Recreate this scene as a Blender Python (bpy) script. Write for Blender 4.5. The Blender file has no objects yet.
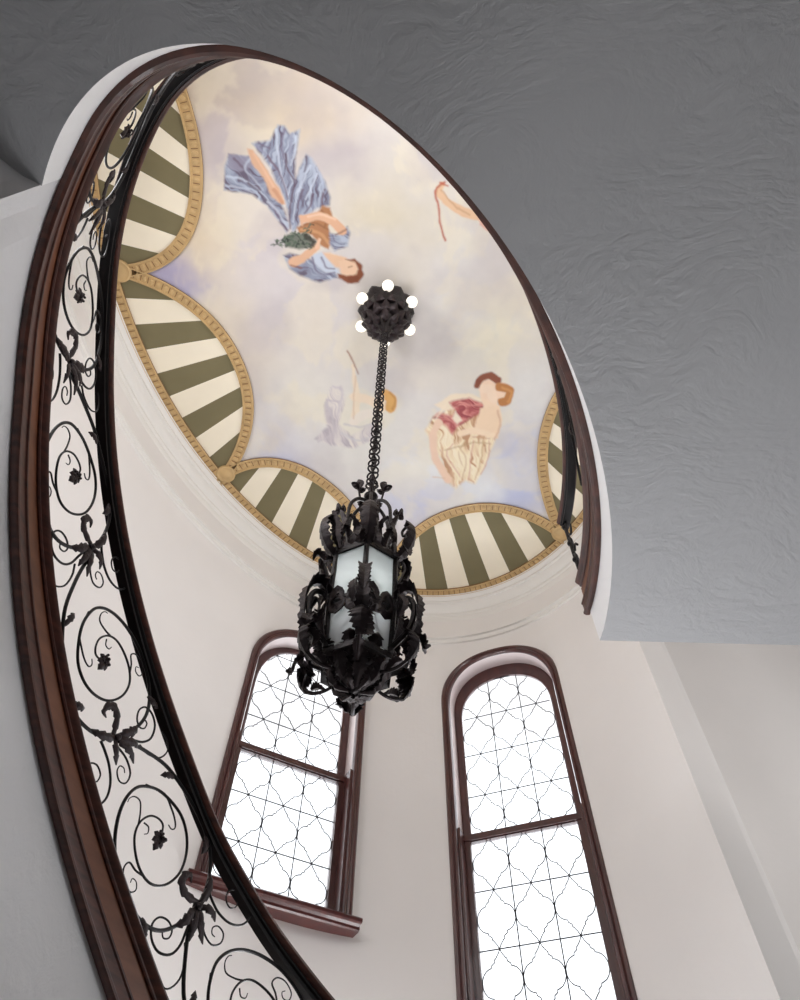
import bpy, bmesh, math, random
import numpy as np
from mathutils import Vector, Matrix
from math import sin, cos, pi, radians as R, hypot, atan2

# ------------------------------------------------------------------ camera
FPX = 690.0                       # focal length in pixels of an 800 x 1000 frame
PPX, PPY = 400.0, 500.0
ZVX, ZVY = 408.0, 56.0            # where verticals meet
EYE = 1.5                         # eye height; heights below are measured from the eye
_u = np.array([(ZVX - PPX) / FPX, -(ZVY - PPY) / FPX, -1.0]); _u /= np.linalg.norm(_u)
_f = np.array([0, 0, -1.0]); _f = _f - (_f @ _u) * _u; _f /= np.linalg.norm(_f)
_r = np.cross(_f, _u)
scene = bpy.context.scene
cam_d = bpy.data.cameras.new('camera')
cam_d.sensor_fit = 'HORIZONTAL'; cam_d.sensor_width = 36.0; cam_d.lens = FPX / 800 * 36.0
cam_d.clip_start = 0.02; cam_d.clip_end = 200
cam = bpy.data.objects.new('camera', cam_d); scene.collection.objects.link(cam)
m = Matrix([_r.tolist(), _f.tolist(), _u.tolist()]).to_4x4()
m.translation = Vector((0, 0, EYE)); cam.matrix_world = m
scene.camera = cam

# ------------------------------------------------------------------ light and exposure
vs = scene.view_settings
vs.view_transform = 'Standard'; vs.look = 'None'; vs.gamma = 1.0; vs.use_curve_mapping = False
vs.exposure = 0.35
world = bpy.data.worlds.new('daylight_sky'); scene.world = world; world.use_nodes = True
bg = world.node_tree.nodes['Background']
bg.inputs['Color'].default_value = (0.93, 0.96, 1.0, 1); bg.inputs['Strength'].default_value = 1.5
scene.cycles.max_bounces = 10; scene.cycles.diffuse_bounces = 6; scene.cycles.transparent_max_bounces = 12
scene.cycles.sample_clamp_indirect = 6.0
scene.cycles.caustics_reflective = False; scene.cycles.caustics_refractive = False
scene.cycles.use_denoising = True

def area(name, loc, look, sx, sy, power, col=(1, 1, 1)):
    l = bpy.data.lights.new(name, 'AREA'); l.shape = 'RECTANGLE'; l.size = sx; l.size_y = sy
    l.energy = power; l.color = col
    o = bpy.data.objects.new(name, l); scene.collection.objects.link(o)
    o.location = (loc[0], loc[1], loc[2] + EYE)
    d = Vector(look).normalized(); o.rotation_euler = d.to_track_quat('-Z', 'Y').to_euler()
    return o

# windows of the stair well: casing plane point, tangent angle, outline numbers
WIN = [dict(p0=(-0.8103, 4.8420), a=28.2, zb=2.47, zs=4.45, top=4.985, transom=3.617, ch=0.377, gtop=4.86, lz=1.6),
       dict(p0=(0.9906, 5.0964), a=-21.2, zb=1.35, zs=4.58, top=5.115, transom=3.233, ch=0.4155, gtop=4.90, lz=1.6)]
for i, w in enumerate(WIN):
    w['t'] = np.array([cos(R(w['a'])), sin(R(w['a']))]); w['n'] = np.array([-w['t'][1], w['t'][0]])
POWER = (36, 50)
for i, w in enumerate(WIN):
    q = np.array(w['p0']) + w['n'] * 0.75
    hgt = w['top'] - w['zb'] + 0.7
    area('window_daylight', (q[0], q[1], (w['top'] + w['zb']) / 2 + 0.1), (-w['n'][0], -w['n'][1], -0.05), 1.7, hgt, POWER[i], (0.96, 0.98, 1.0))
# unseen area lights added in the hall wing and the lower hall
area('side_fill_light', (7.2, 3.4, 1.9), (-0.75, 1, 0.0), 1.3, 2.6, 165, (0.97, 0.98, 1.0))  # added to brighten the wing wall
area('soffit_fill_light', (1.30, 4.72, -0.35), (-0.2, -1, 0.5), 1.4, 1.8, 80, (0.97, 0.98, 1.0))  # added low by the stair wall, brightens the near end of the soffit
area('hall_fill_light', (-1.0, -5.8, -0.2), (0, 1, -0.1), 3.0, 1.2, 5, (0.97, 0.98, 1.0))  # weak fill added behind the camera
# upward light added below the view to brighten the ceiling
area('stair_fill_light', (-0.35, 4.95, 0.75), (0.05, -1, 0.75), 1.0, 1.5, 75, (0.98, 0.98, 1.0))
# unseen fill lights added in the upper gallery, above the landing
area('gallery_fill_light', (0.55, -1.15, 4.6), (-0.1, 1, -0.05), 1.5, 1.3, 78, (0.98, 0.98, 1.0))
area('gallery_fill_light', (-2.02, 0.55, 4.25), (1, 0.75, -0.1), 0.9, 1.2, 24, (0.98, 0.98, 1.0))  # added from the left, gives the shadow band beside the pier

# ------------------------------------------------------------------ helpers
COL = scene.collection
def px_dir(px, py):
    d = np.array([(px - PPX) / FPX, -(py - PPY) / FPX, -1.0])
    v = np.array([d @ _r, d @ _f, d @ _u]); return v[0] / v[2], v[1] / v[2]
def at_height(px, py, h):
    x, y = px_dir(px, py); return x * h, y * h
def project(x, y, h):
    d = x * _r + y * _f + h * _u
    return PPX + FPX * d[..., 0] / -d[..., 2], PPY - FPX * d[..., 1] / -d[..., 2]
def proj_arr(X, Y, h):
    d = X[:, None] * _r + Y[:, None] * _f + h * _u
    return PPX - FPX * d[:, 0] / d[:, 2], PPY + FPX * d[:, 1] / d[:, 2]

def tag(o, label=None, cat=None, group=None, kind=None):
    if label: o['label'] = label
    if cat: o['category'] = cat
    if group: o['group'] = group
    if kind: o['kind'] = kind
    return o
def empty(name, loc=(0, 0, 0)):
    o = bpy.data.objects.new(name, None); COL.objects.link(o)
    o.location = (loc[0], loc[1], loc[2] + EYE); o.empty_display_size = 0.1
    return o

class MB:
    """collects shapes in eye-height coordinates and links them as one mesh"""
    def __init__(self): self.v = []; self.f = []; self.m = []; self.cur = 0
    def vert(self, p): self.v.append((float(p[0]), float(p[1]), float(p[2]))); return len(self.v) - 1
    def face(self, idx, m=None): self.f.append(tuple(idx)); self.m.append(self.cur if m is None else m)
    def grid(self, rows, closed_u=False, closed_v=False, m=None, flip=False):
        n = len(rows); k = len(rows[0]); b = len(self.v)
        for r in rows:
            for p in r: self.vert(p)
        for i in range(n if closed_u else n - 1):
            for j in range(k if closed_v else k - 1):
                a = b + i * k + j; c = b + i * k + (j + 1) % k
                d = b + ((i + 1) % n) * k + (j + 1) % k; e = b + ((i + 1) % n) * k + j
                self.face((a, e, d, c) if flip else (a, c, d, e), m)
        return b
    def loft(self, rings, caps=True, m=None):
        b = self.grid(rings, closed_v=True, m=m); k = len(rings[0]); n = len(rings)
        if caps:
            self.face([b + j for j in range(k)][::-1], m); self.face([b + (n - 1) * k + j for j in range(k)], m)
    def tube(self, pts, rad, sides=8, caps=True, flat=1.0, m=None):
        pts = [Vector(p) for p in pts]; n = len(pts)
        if n < 2: return
        rad = rad if hasattr(rad, '__len__') else [rad] * n
        rings = []; up = None
        for i, p in enumerate(pts):
            t = (pts[min(i + 1, n - 1)] - pts[max(i - 1, 0)])
            if t.length < 1e-9: t = Vector((0, 0, 1))
            t.normalize()
            if up is None:
                up = t.orthogonal().normalized()
            up = (up - t * up.dot(t))
            if up.length < 1e-6: up = t.orthogonal()
            up.normalize(); s = t.cross(up)
            rings.append([p + (up * cos(2 * pi * j / sides) + s * sin(2 * pi * j / sides) * flat) * rad[i] for j in range(sides)])
        self.loft(rings, caps, m)
    def box(self, c, s, ax=None, m=None):
        ax = ax or (Vector((1, 0, 0)), Vector((0, 1, 0)), Vector((0, 0, 1)))
        c = Vector(c); b = len(self.v)
        for k in (-1, 1):
            for j in (-1, 1):
                for i in (-1, 1):
                    self.vert(c + ax[0] * (i * s[0] / 2) + ax[1] * (j * s[1] / 2) + ax[2] * (k * s[2] / 2))
        for q in ((0, 2, 3, 1), (4, 5, 7, 6), (0, 1, 5, 4), (2, 6, 7, 3), (0, 4, 6, 2), (1, 3, 7, 5)):
            self.face([b + x for x in q], m)
    def lathe(self, c, prof, sides=24, m=None, rfun=None):
        rings = []
        for (r, z) in prof:
            rings.append([(c[0] + r * (rfun(a, z) if rfun else 1) * cos(a), c[1] + r * (rfun(a, z) if rfun else 1) * sin(a), c[2] + z)
                          for a in [2 * pi * j / sides for j in range(sides)]])
        self.loft(rings, True, m)
    def sphere(self, c, r, m=None, n=10, sz=1.0):
        self.lathe(c, [(max(1e-4, r * sin(pi * i / n)), -r * sz * cos(pi * i / n)) for i in range(n + 1)], 16, m)
    def build(self, name, mats, parent=None, smooth=True, recalc=True, off=(0, 0, 0)):
        me = bpy.data.meshes.new(name)
        L = parent_loc(parent)
        vv = [(x - L[0], y - L[1], z + EYE - L[2]) for x, y, z in self.v]
        me.from_pydata(vv, [], self.f)
        if not isinstance(mats, (list, tuple)): mats = [mats]
        for mt in mats: me.materials.append(mt)
        me.polygons.foreach_set('material_index', self.m)
        me.polygons.foreach_set('use_smooth', [smooth] * len(self.f))
        if recalc:
            bm = bmesh.new(); bm.from_mesh(me); bmesh.ops.recalc_face_normals(bm, faces=bm.faces); bm.to_mesh(me); bm.free()
        if smooth:
            try: me.set_sharp_from_angle(angle=R(38))
            except Exception: pass
        me.update()
        o = bpy.data.objects.new(name, me); COL.objects.link(o)
        if parent: o.parent = parent
        return o
def parent_loc(p):
    L = Vector((0, 0, 0))
    while p: L += p.location; p = p.parent
    return L

# ------------------------------------------------------------------ materials
def srgb(r, g, b):
    f = lambda c: ((c / 255) / 12.92 if c / 255 <= 0.04045 else ((c / 255 + 0.055) / 1.055) ** 2.4)
    return (f(r), f(g), f(b), 1)
def mat(name, col, rough=0.5, metal=0.0, var=0.0, scale=8.0, bump=0.0, bscale=60.0, stretch=(1, 1, 1), col2=None, spec=0.5, coat=0.0, detail=6):
    mt = bpy.data.materials.new(name); mt.use_nodes = True; nt = mt.node_tree; b = nt.nodes['Principled BSDF']
    b.inputs['Base Color'].default_value = col; b.inputs['Roughness'].default_value = rough; b.inputs['Metallic'].default_value = metal
    b.inputs['Specular IOR Level'].default_value = spec; b.inputs['Coat Weight'].default_value = coat
    tc = nt.nodes.new('ShaderNodeTexCoord'); mp = nt.nodes.new('ShaderNodeMapping'); mp.inputs['Scale'].default_value = stretch
    nt.links.new(tc.outputs['Object'], mp.inputs['Vector'])
    if var > 0 or col2:
        n = nt.nodes.new('ShaderNodeTexNoise'); n.inputs['Scale'].default_value = scale; n.inputs['Detail'].default_value = detail
        nt.links.new(mp.outputs['Vector'], n.inputs['Vector'])
        cr = nt.nodes.new('ShaderNodeValToRGB'); cr.color_ramp.elements[0].position = 0.3; cr.color_ramp.elements[1].position = 0.7
        c2 = col2 or tuple(min(1, c * (1 + var)) for c in col[:3]) + (1,)
        c1 = col if col2 else tuple(c * (1 - var) for c in col[:3]) + (1,)
        cr.color_ramp.elements[0].color = c1; cr.color_ramp.elements[1].color = c2
        nt.links.new(n.outputs['Fac'], cr.inputs['Fac']); nt.links.new(cr.outputs['Color'], b.inputs['Base Color'])
    if bump > 0:
        n2 = nt.nodes.new('ShaderNodeTexNoise'); n2.inputs['Scale'].default_value = bscale; n2.inputs['Detail'].default_value = 5
        nt.links.new(mp.outputs['Vector'], n2.inputs['Vector'])
        bp = nt.nodes.new('ShaderNodeBump'); bp.inputs['Strength'].default_value = bump; bp.inputs['Distance'].default_value = 0.01
        nt.links.new(n2.outputs['Fac'], bp.inputs['Height']); nt.links.new(bp.outputs['Normal'], b.inputs['Normal'])
    return mt
M = {}
M['wall'] = mat('painted_plaster_wall', srgb(232, 228, 225), 0.85, bump=0.10, bscale=22, var=0.015, scale=2)
M['hallwall'] = mat('hall_wall_paint', srgb(150, 148, 146), 0.8, var=0.02, scale=2)
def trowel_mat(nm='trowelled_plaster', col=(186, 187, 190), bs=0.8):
    """white plaster with the short ridges a trowel leaves"""
    mt = mat(nm, srgb(*col), 0.8); nt = mt.node_tree; b = nt.nodes['Principled BSDF']
    tc = nt.nodes.new('ShaderNodeTexCoord'); mp = nt.nodes.new('ShaderNodeMapping')
    mp.inputs['Rotation'].default_value = (0, 0, R(35)); mp.inputs['Scale'].default_value = (1.0, 1.9, 1.6)
    nz = nt.nodes.new('ShaderNodeTexNoise'); nz.inputs['Scale'].default_value = 1.6; nz.inputs['Detail'].default_value = 2
    wv = nt.nodes.new('ShaderNodeVectorMath'); wv.operation = 'MULTIPLY_ADD'; wv.inputs[1].default_value = (.8, .8, .8)
    nt.links.new(tc.outputs['Object'], nz.inputs['Vector']); nt.links.new(nz.outputs['Color'], wv.inputs[0]); nt.links.new(tc.outputs['Object'], wv.inputs[2])
    nt.links.new(wv.outputs['Vector'], mp.inputs['Vector'])
    a = nt.nodes.new('ShaderNodeTexNoise'); a.inputs['Scale'].default_value = 9; a.inputs['Detail'].default_value = 9; a.inputs['Roughness'].default_value = 0.66
    a.inputs['Distortion'].default_value = 0.25
    nt.links.new(mp.outputs['Vector'], a.inputs['Vector'])
    g = nt.nodes.new('ShaderNodeTexNoise'); g.inputs['Scale'].default_value = 1.1; g.inputs['Detail'].default_value = 2; nt.links.new(tc.outputs['Object'], g.inputs['Vector'])
    gr = nt.nodes.new('ShaderNodeMapRange'); gr.inputs['From Min'].default_value = 0.35; gr.inputs['From Max'].default_value = 0.65
    gr.inputs['To Min'].default_value = 0.25; gr.inputs['To Max'].default_value = 1.0; nt.links.new(g.outputs['Fac'], gr.inputs['Value'])
    fn = nt.nodes.new('ShaderNodeTexNoise'); fn.inputs['Scale'].default_value = 26; fn.inputs['Detail'].default_value = 6; nt.links.new(tc.outputs['Object'], fn.inputs['Vector'])
    ad = nt.nodes.new('ShaderNodeMath'); ad.operation = 'MULTIPLY_ADD'; ad.inputs[1].default_value = 0.35; nt.links.new(fn.outputs['Fac'], ad.inputs[0]); nt.links.new(a.outputs['Fac'], ad.inputs[2])
    mu = nt.nodes.new('ShaderNodeMath'); mu.operation = 'MULTIPLY'; nt.links.new(ad.outputs['Value'], mu.inputs[0]); nt.links.new(gr.outputs['Result'], mu.inputs[1])
    bp = nt.nodes.new('ShaderNodeBump'); bp.inputs['Strength'].default_value = bs * .55; bp.inputs['Distance'].default_value = 0.03
    nt.links.new(mu.outputs['Value'], bp.inputs['Height']); nt.links.new(bp.outputs['Normal'], b.inputs['Normal'])
    return mt
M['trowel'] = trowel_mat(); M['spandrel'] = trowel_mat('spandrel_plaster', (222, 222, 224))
M['rim'] = mat('rim_white_paint', srgb(243, 243, 244), 0.7, bump=0.08, bscale=18)
M['cornice'] = mat('cornice_white', srgb(232, 229, 224), 0.6)
M['wood'] = mat('mahogany_dark', srgb(50, 25, 20), 0.42, scale=3.5, col2=srgb(84, 44, 33), stretch=(3, 3, 14), bump=0.05, bscale=30, coat=0.1)
M['wood_light'] = mat('mahogany_light', srgb(98, 58, 40), 0.38, scale=2.5, col2=srgb(118, 72, 48), stretch=(2, 2, 9), coat=0.1)
M['casing'] = mat('window_mahogany', srgb(60, 30, 30), 0.3, scale=4, col2=srgb(80, 40, 36), stretch=(4, 4, 1), coat=0.3)
M['reveal'] = mat('window_reveal_paint', srgb(222, 208, 206), 0.35)  # pale tone stands in for sky reflected in glossy brown wood
M['iron'] = mat('wrought_iron', srgb(26, 24, 25), 0.42, metal=0.55, var=0.25, scale=30)
M['iron_leaf'] = mat('wrought_iron_leaf', srgb(44, 34, 36), 0.42, metal=0.5, var=0.35, scale=26, bump=0.3, bscale=90)
M['lamp_iron'] = mat('lamp_iron', srgb(33, 27, 28), 0.42, metal=0.5, var=0.35, scale=26, bump=0.3, bscale=80)
M['lead'] = mat('lead_came', srgb(52, 50, 54), 0.5, metal=0.6)
M['olive'] = mat('olive_stripe_paint', srgb(120, 111, 80), 0.75, var=0.06, scale=3)
M['cream'] = mat('cream_stripe_paint', srgb(246, 236, 214), 0.75, var=0.03, scale=3)
M['gold'] = mat('ochre_gilt_border', srgb(200, 168, 118), 0.5, var=0.10, scale=9, bump=0.1, bscale=60)
M['gold_dark'] = mat('ochre_border_line', srgb(134, 98, 58), 0.55)
M['floor'] = mat('stone_floor', srgb(146, 143, 139), 0.45, var=0.06, scale=3)
M['brass'] = mat('brass_pendant', srgb(96, 82, 58), 0.35, metal=0.8)

def glass_mat(name, tint, opacity, rough=0.5, veil=0.0):
    mt = bpy.data.materials.new(name); mt.use_nodes = True; nt = mt.node_tree; nt.nodes.clear()
    out = nt.nodes.new('ShaderNodeOutputMaterial'); tr = nt.nodes.new('ShaderNodeBsdfTransparent'); tr.inputs['Color'].default_value = tint
    tl = nt.nodes.new('ShaderNodeBsdfTranslucent'); tl.inputs['Color'].default_value = tint
    df = nt.nodes.new('ShaderNodeBsdfDiffuse'); df.inputs['Color'].default_value = tint
    gl = nt.nodes.new('ShaderNodeBsdfGlossy'); gl.inputs['Roughness'].default_value = rough
    a = nt.nodes.new('ShaderNodeMixShader'); a.inputs[0].default_value = 0.35; nt.links.new(tl.outputs[0], a.inputs[1]); nt.links.new(df.outputs[0], a.inputs[2])
    b = nt.nodes.new('ShaderNodeMixShader'); nt.links.new(tr.outputs[0], b.inputs[1]); nt.links.new(a.outputs[0], b.inputs[2]); b.inputs[0].default_value = opacity
    if veil > 0:
        tc = nt.nodes.new('ShaderNodeTexCoord'); n = nt.nodes.new('ShaderNodeTexNoise'); n.inputs['Scale'].default_value = 5; n.inputs['Detail'].default_value = 6
        n.inputs['Distortion'].default_value = 1.2
        nt.links.new(tc.outputs['Object'], n.inputs['Vector'])
        mr = nt.nodes.new('ShaderNodeMapRange'); mr.inputs['From Min'].default_value = 0.5; mr.inputs['From Max'].default_value = 0.75
        mr.inputs['To Min'].default_value = opacity; mr.inputs['To Max'].default_value = opacity + veil
        nt.links.new(n.outputs['Fac'], mr.inputs['Value']); nt.links.new(mr.outputs['Result'], b.inputs[0])
    c = nt.nodes.new('ShaderNodeMixShader'); c.inputs[0].default_value = 0.05; nt.links.new(b.outputs[0], c.inputs[1]); nt.links.new(gl.outputs[0], c.inputs[2])
    nt.links.new(c.outputs[0], out.inputs['Surface']); return mt
M['pane'] = glass_mat('leaded_window_glass', (0.97, 0.98, 0.99, 1), 0.10, 0.3, 0.45)
M['frost'] = glass_mat('lantern_frosted_glass', (0.92, 0.96, 0.97, 1), 0.75, 0.4)
M['frost_clear'] = glass_mat('lantern_lower_glass', (0.97, 0.98, 0.99, 1), 0.5, 0.4)
def emis(name, col, s):
    mt = mat(name, col, 0.25); b = mt.node_tree.nodes['Principled BSDF']
    b.inputs['Emission Color'].default_value = col; b.inputs['Emission Strength'].default_value = s; return mt
M['fill_bulb'] = emis('lantern_fill_glow', (1.0, 0.97, 0.92, 1), 7.0)  # glow of the bulb added to light up the lantern glass
M['bulb'] = emis('globe_bulb_lit', (1.0, 0.95, 0.84, 1), 0.7)
def vcol_mat(name, rough=0.8, var=0.05):
    """painted colour held per point of the mesh, a little brush mottling on top, alpha where the paint ends"""
    mt = bpy.data.materials.new(name); mt.use_nodes = True; nt = mt.node_tree; b = nt.nodes['Principled BSDF']; b.inputs['Roughness'].default_value = rough
    at = nt.nodes.new('ShaderNodeAttribute'); at.attribute_name = 'paint'
    tc = nt.nodes.new('ShaderNodeTexCoord'); n = nt.nodes.new('ShaderNodeTexNoise'); n.inputs['Scale'].default_value = 9; n.inputs['Detail'].default_value = 8
    nt.links.new(tc.outputs['Object'], n.inputs['Vector'])
    mr = nt.nodes.new('ShaderNodeMapRange'); mr.inputs['To Min'].default_value = 1 - var; mr.inputs['To Max'].default_value = 1 + var
    nt.links.new(n.outputs['Fac'], mr.inputs['Value'])
    mx = nt.nodes.new('ShaderNodeVectorMath'); mx.operation = 'SCALE'; nt.links.new(at.outputs['Color'], mx.inputs[0]); nt.links.new(mr.outputs['Result'], mx.inputs['Scale'])
    nt.links.new(mx.outputs['Vector'], b.inputs['Base Color']); nt.links.new(at.outputs['Alpha'], b.inputs['Alpha'])
    return mt
M['mural'] = vcol_mat('mural_paint'); M['figure'] = M['mural']

# ------------------------------------------------------------------ plan curves
HW = 3.0; HS = 2.765; HC = 6.0            # underside of the wooden fascia, soffit, painted ceiling (above the eye)
WC = np.array([-0.06474, 0.62167]) * HW; WAX = np.array([0.66187, 0.38496]) * HW
WV = np.array([[-0.37657, -0.92639], [-0.92639, 0.37657]])
def well(tdeg, o=0.0):
    t = R(tdeg); p = WC + WV @ np.array([WAX[0] * cos(t), WAX[1] * sin(t)])
    n = WV @ np.array([cos(t) / WAX[0], sin(t) / WAX[1]]); n /= np.linalg.norm(n)
    return p + n * o
CC = np.array([-0.0245, 0.3125]) * HC; CAX = np.array([0.5587, 0.387]) * HC
CV = np.array([[-0.293, -0.956], [-0.956, 0.293]])
def cel(tdeg, o=0.0):
    t = R(tdeg); p = CC + CV @ np.array([CAX[0] * cos(t), CAX[1] * sin(t)])
    n = CV @ np.array([cos(t) / CAX[0], sin(t) / CAX[1]]); n /= np.linalg.norm(n)
    return p + n * o
_hb = np.array([(10, 3.0), (22, 2.985), (28, 2.92), (33.3, 2.84), (43, 2.66), (53.9, 2.45), (63.3, 2.2), (72.7, 1.95), (81.6, 1.72), (93.1, 1.43), (107, 1.08), (116, 0.84),
                (129, 0.58), (142, 0.36), (165, 0.0), (190, -0.4)])
_tt = np.linspace(10, 190, 181); _hh = np.interp(_tt, _hb[:, 0], _hb[:, 1])
_k = np.exp(-np.linspace(-2, 2, 13) ** 2); _k /= _k.sum(); _hs = np.convolve(np.pad(_hh, 6, 'edge'), _k, 'valid')
def hb(t): return float(np.interp(t, _tt, _hs)) if t > 10 else HW
def railv(t): return float(np.interp(t, [-130, 20, 60, 190], [0.86, 0.88, 0.98, 0.98]))
T0, T1 = -128.2, 178.0
_ta = np.linspace(-180, 200, 1521); _P = np.array([well(t) for t in _ta])
_S = np.r_[0, np.cumsum(np.hypot(*np.diff(_P, axis=0).T))]; _S -= np.interp(90, _ta, _S)
def s2t(s): return float(np.interp(s, _S, _ta))
def t2s(t): return float(np.interp(t, _ta, _S))
def on_rail(s, v, o=0.0):
    t = s2t(s); p = well(t, o); return (p[0], p[1], hb(t) + v)

# ------------------------------------------------------------------ structure: floor, soffit, walls
mb = MB(); mb.box((0.4, 0.3, -1.55), (14.4, 13.4, 0.1)); tag(mb.build('floor', M['floor'], smooth=False), 'stone floor of the lower hall', 'floor', kind='structure')

# landing slab with the well cut out of it
TS = 27.0
mb = MB()
rim = [well(t) for t in np.linspace(-127.5, TS, 90)]
out = [np.array((-2.75, 0.80)), np.array((-6.7, 0.80)), np.array((-6.7, -6.2)), np.array((7.4, -6.2)), np.array((7.4, 2.72))]
rim[0] = np.array((1.105, 2.668))
loop = rim + out
def prism(mb, loop, z0, z1, m_bot=0, m_side=0):
    bm = bmesh.new(); vs_ = [bm.verts.new((p[0], p[1], 0)) for p in loop]; bm.faces.new(vs_)
    bmesh.ops.triangulate(bm, faces=bm.faces); bm.verts.index_update()
    tri = [[v.index for v in f.verts] for f in bm.faces]; bm.free()
    b = len(mb.v); n = len(loop)
    for p in loop: mb.vert((p[0], p[1], z0))
    for p in loop: mb.vert((p[0], p[1], z1))
    for f in tri: mb.face([b + i for i in f], m_bot); mb.face([b + n + i for i in f][::-1], m_bot)
    for i in range(n):
        j = (i + 1) % n; mb.face((b + i, b + j, b + n + j, b + n + i), m_side if not callable(m_side) else m_side(i))
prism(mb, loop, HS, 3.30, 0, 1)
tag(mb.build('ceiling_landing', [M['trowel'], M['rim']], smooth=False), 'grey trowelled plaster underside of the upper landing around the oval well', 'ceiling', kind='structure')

# wall under the stair: it follows the well edge from the end of the landing down to the floor
mb = MB()
def skin(o0, o1, top, t0, t1, n):
    rows = []
    for t in np.linspace(t0, t1, n):
        a = well(t, o0); b_ = well(t, o1); z = top(t)
        rows.append([(a[0], a[1], -1.5), (b_[0], b_[1], -1.5), (b_[0], b_[1], z), (a[0], a[1], z)])
    mb.loft(rows, True)
skin(0.004, 0.16, lambda t: hb(t) + 0.02, TS, 184, 120)
tag(mb.build('wall_stair', M['spandrel']), 'white trowelled plaster wall curving down under the dark wooden fascia', 'wall', kind='structure')
mb = MB(); a = well(TS + .5, 0.02); prism(mb, [a, a + np.array((-.10, -.085)) * 40, a + np.array((-.10, -.085)) * 40 + np.array((-.02, .2)), a + np.array((-.03, .16))], -1.5, HS + .01)
tag(mb.build('wall_return', M['spandrel'], smooth=False), 'shaded plaster wall turning away under the landing at the left edge', 'wall', kind='structure')
# stair flight behind that wall
mb = MB()
def cel_for(t): return cel(float(np.interp(t, [0, 26, 60, 90, 120, 180], [14, 52, 74, 92, 116, 176])), 0.12)
nst = 20; tb = np.linspace(TS + 1, 176, nst + 1)
for i in range(nst):
    z1 = hb(tb[i]) + 0.24; z0 = hb(tb[i + 1]) - 0.05; sub = np.linspace(tb[i], tb[i + 1], 5)
    A = [well(t, 0.17) for t in sub]; B = [cel_for(t) for t in sub]
    mb.loft([[(a[0], a[1], z0), (b_[0], b_[1], z0), (b_[0], b_[1], z1), (a[0], a[1], z1)] for a, b_ in zip(A, B)], True)
tag(mb.build('trim_stair_steps', M['wood'], smooth=False), 'steps of the curved stair, hidden behind the fascia and railing', 'stair', kind='structure')

# stair well wall: a thick oval shell with two window openings
def shell(t0, t1, n, z0, z1, name, label):
    mb = MB(); rows = []
    for t in np.linspace(t0, t1, n):
        a = cel(t, 0.14); b_ = cel(t, 0.42)
        rows.append([(a[0], a[1], z0), (b_[0], b_[1], z0), (b_[0], b_[1], z1), (a[0], a[1], z1)])
    mb.loft(rows, True)
    o = mb.build(name, M['wall'], smooth=False); return tag(o, label, 'wall', kind='structure')
TP1 = None
best = 9
for t in np.linspace(200, 300, 2001):
    p = cel(t, 0.14); az = math.degrees(atan2(p[0], p[1]))
    if p[1] > 0 and abs(az - 26.3) < best: best = abs(az - 26.3); TP1 = t
wall = shell(58, TP1, 190, -1.5, HC + 0.15, 'wall_stairwell', 'pale curved stairwell wall holding both arched windows')
def outline(a, zs, top, zb, nn=2.25, n=48):
    pts = [(-a, zb), (-a, zb + (zs - zb) * 0.5)]
    for i in range(n + 1):
        th = pi - pi * i / n; c_, s_ = cos(th), sin(th)
        pts.append((a * math.copysign(abs(c_) ** (2 / nn), c_), zs + (top - zs) * abs(s_) ** (2 / nn)))
    pts += [(a, zb + (zs - zb) * 0.5), (a, zb)]
    return pts
def wpos(w, u, d): q = np.array(w['p0']) + w['t'] * u + w['n'] * d; return q[0], q[1]
cutters = []
for w in WIN:
    mb = MB(); ol = outline(0.525, w['zs'], w['top'] - 0.075, w['zb'])
    mb.loft([[(*wpos(w, u, d), z) for u, z in ol] for d in (-0.5, 0.8)], True)
    c_ = mb.build('cut', M['reveal'], smooth=False); cutters.append(c_)
for c_ in cutters:
    md = wall.modifiers.new('cut', 'BOOLEAN'); md.operation = 'DIFFERENCE'; md.object = c_; md.solver = 'EXACT'
dg = bpy.context.evaluated_depsgraph_get(); me = bpy.data.meshes.new_from_object(wall.evaluated_get(dg))
wall.modifiers.clear(); wall.data = me
for c_ in cutters: bpy.data.objects.remove(c_, do_unlink=True)
TG = min((t for t in np.linspace(TP1 - 360, -60, 1500) if cel(t, 0.14)[1] < 2.60), default=-90)
shell(TG, 57.95, 120, 3.31, HC + 0.15, 'wall_gallery', 'upper gallery wall closing the oval stairwell above the landing')
# wing to the right: return of the oval wall and the flat wall beyond
p1 = cel(TP1, 0.14); p2 = np.array((sin(R(28.6)), cos(R(28.6)))) * 5.42
mb = MB(); dirn = np.array((1.0, 0.03)); q = p2 + dirn * 5.2; th = 0.3
p2 = np.array((sin(R(28.6)), cos(R(28.6)))) * 5.05; dep = np.array((0.0, 0.62)); q = p2 + dep + dirn * 5.2
lp = [p1, p2, p2 + dep, q, q + np.array((0, th)), p2 + dep + np.array((-0.35, th)), cel(TP1 - 2, 0.40)]
prism(mb, lp, -1.5, HC + 0.15); tag(mb.build('wall_wing', M['wall'], smooth=False), 'pale flat wall with a soft vertical shadow right of the tall window', 'wall', kind='structure')
for nm, c_, s_, lb in (('wall_left', (-6.75, 0.3, 2.3), (0.1, 13.4, 7.7), 'left wall of the lower hall'), ('wall_right', (7.45, 0.3, 2.3), (0.1, 13.4, 7.7), 'right wall of the lower hall'),
                       ('wall_back', (0.4, -6.3, 2.3), (14.4, 0.1, 7.7), 'wall of the lower hall behind the camera')):
    mb = MB(); mb.box(c_, s_); tag(mb.build(nm, M['hallwall'], smooth=False), lb, 'wall', kind='structure')
mb = MB(); a = cel(58, 0.28); mb.box(((-6.7 + a[0]) / 2, a[1] + 0.1, 2.3), (a[0] + 6.7 + 0.1, 0.2, 7.7)); tag(mb.build('wall_partition', M['wall'], smooth=False), 'short wall left of the stairwell', 'wall', kind='structure')

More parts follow.
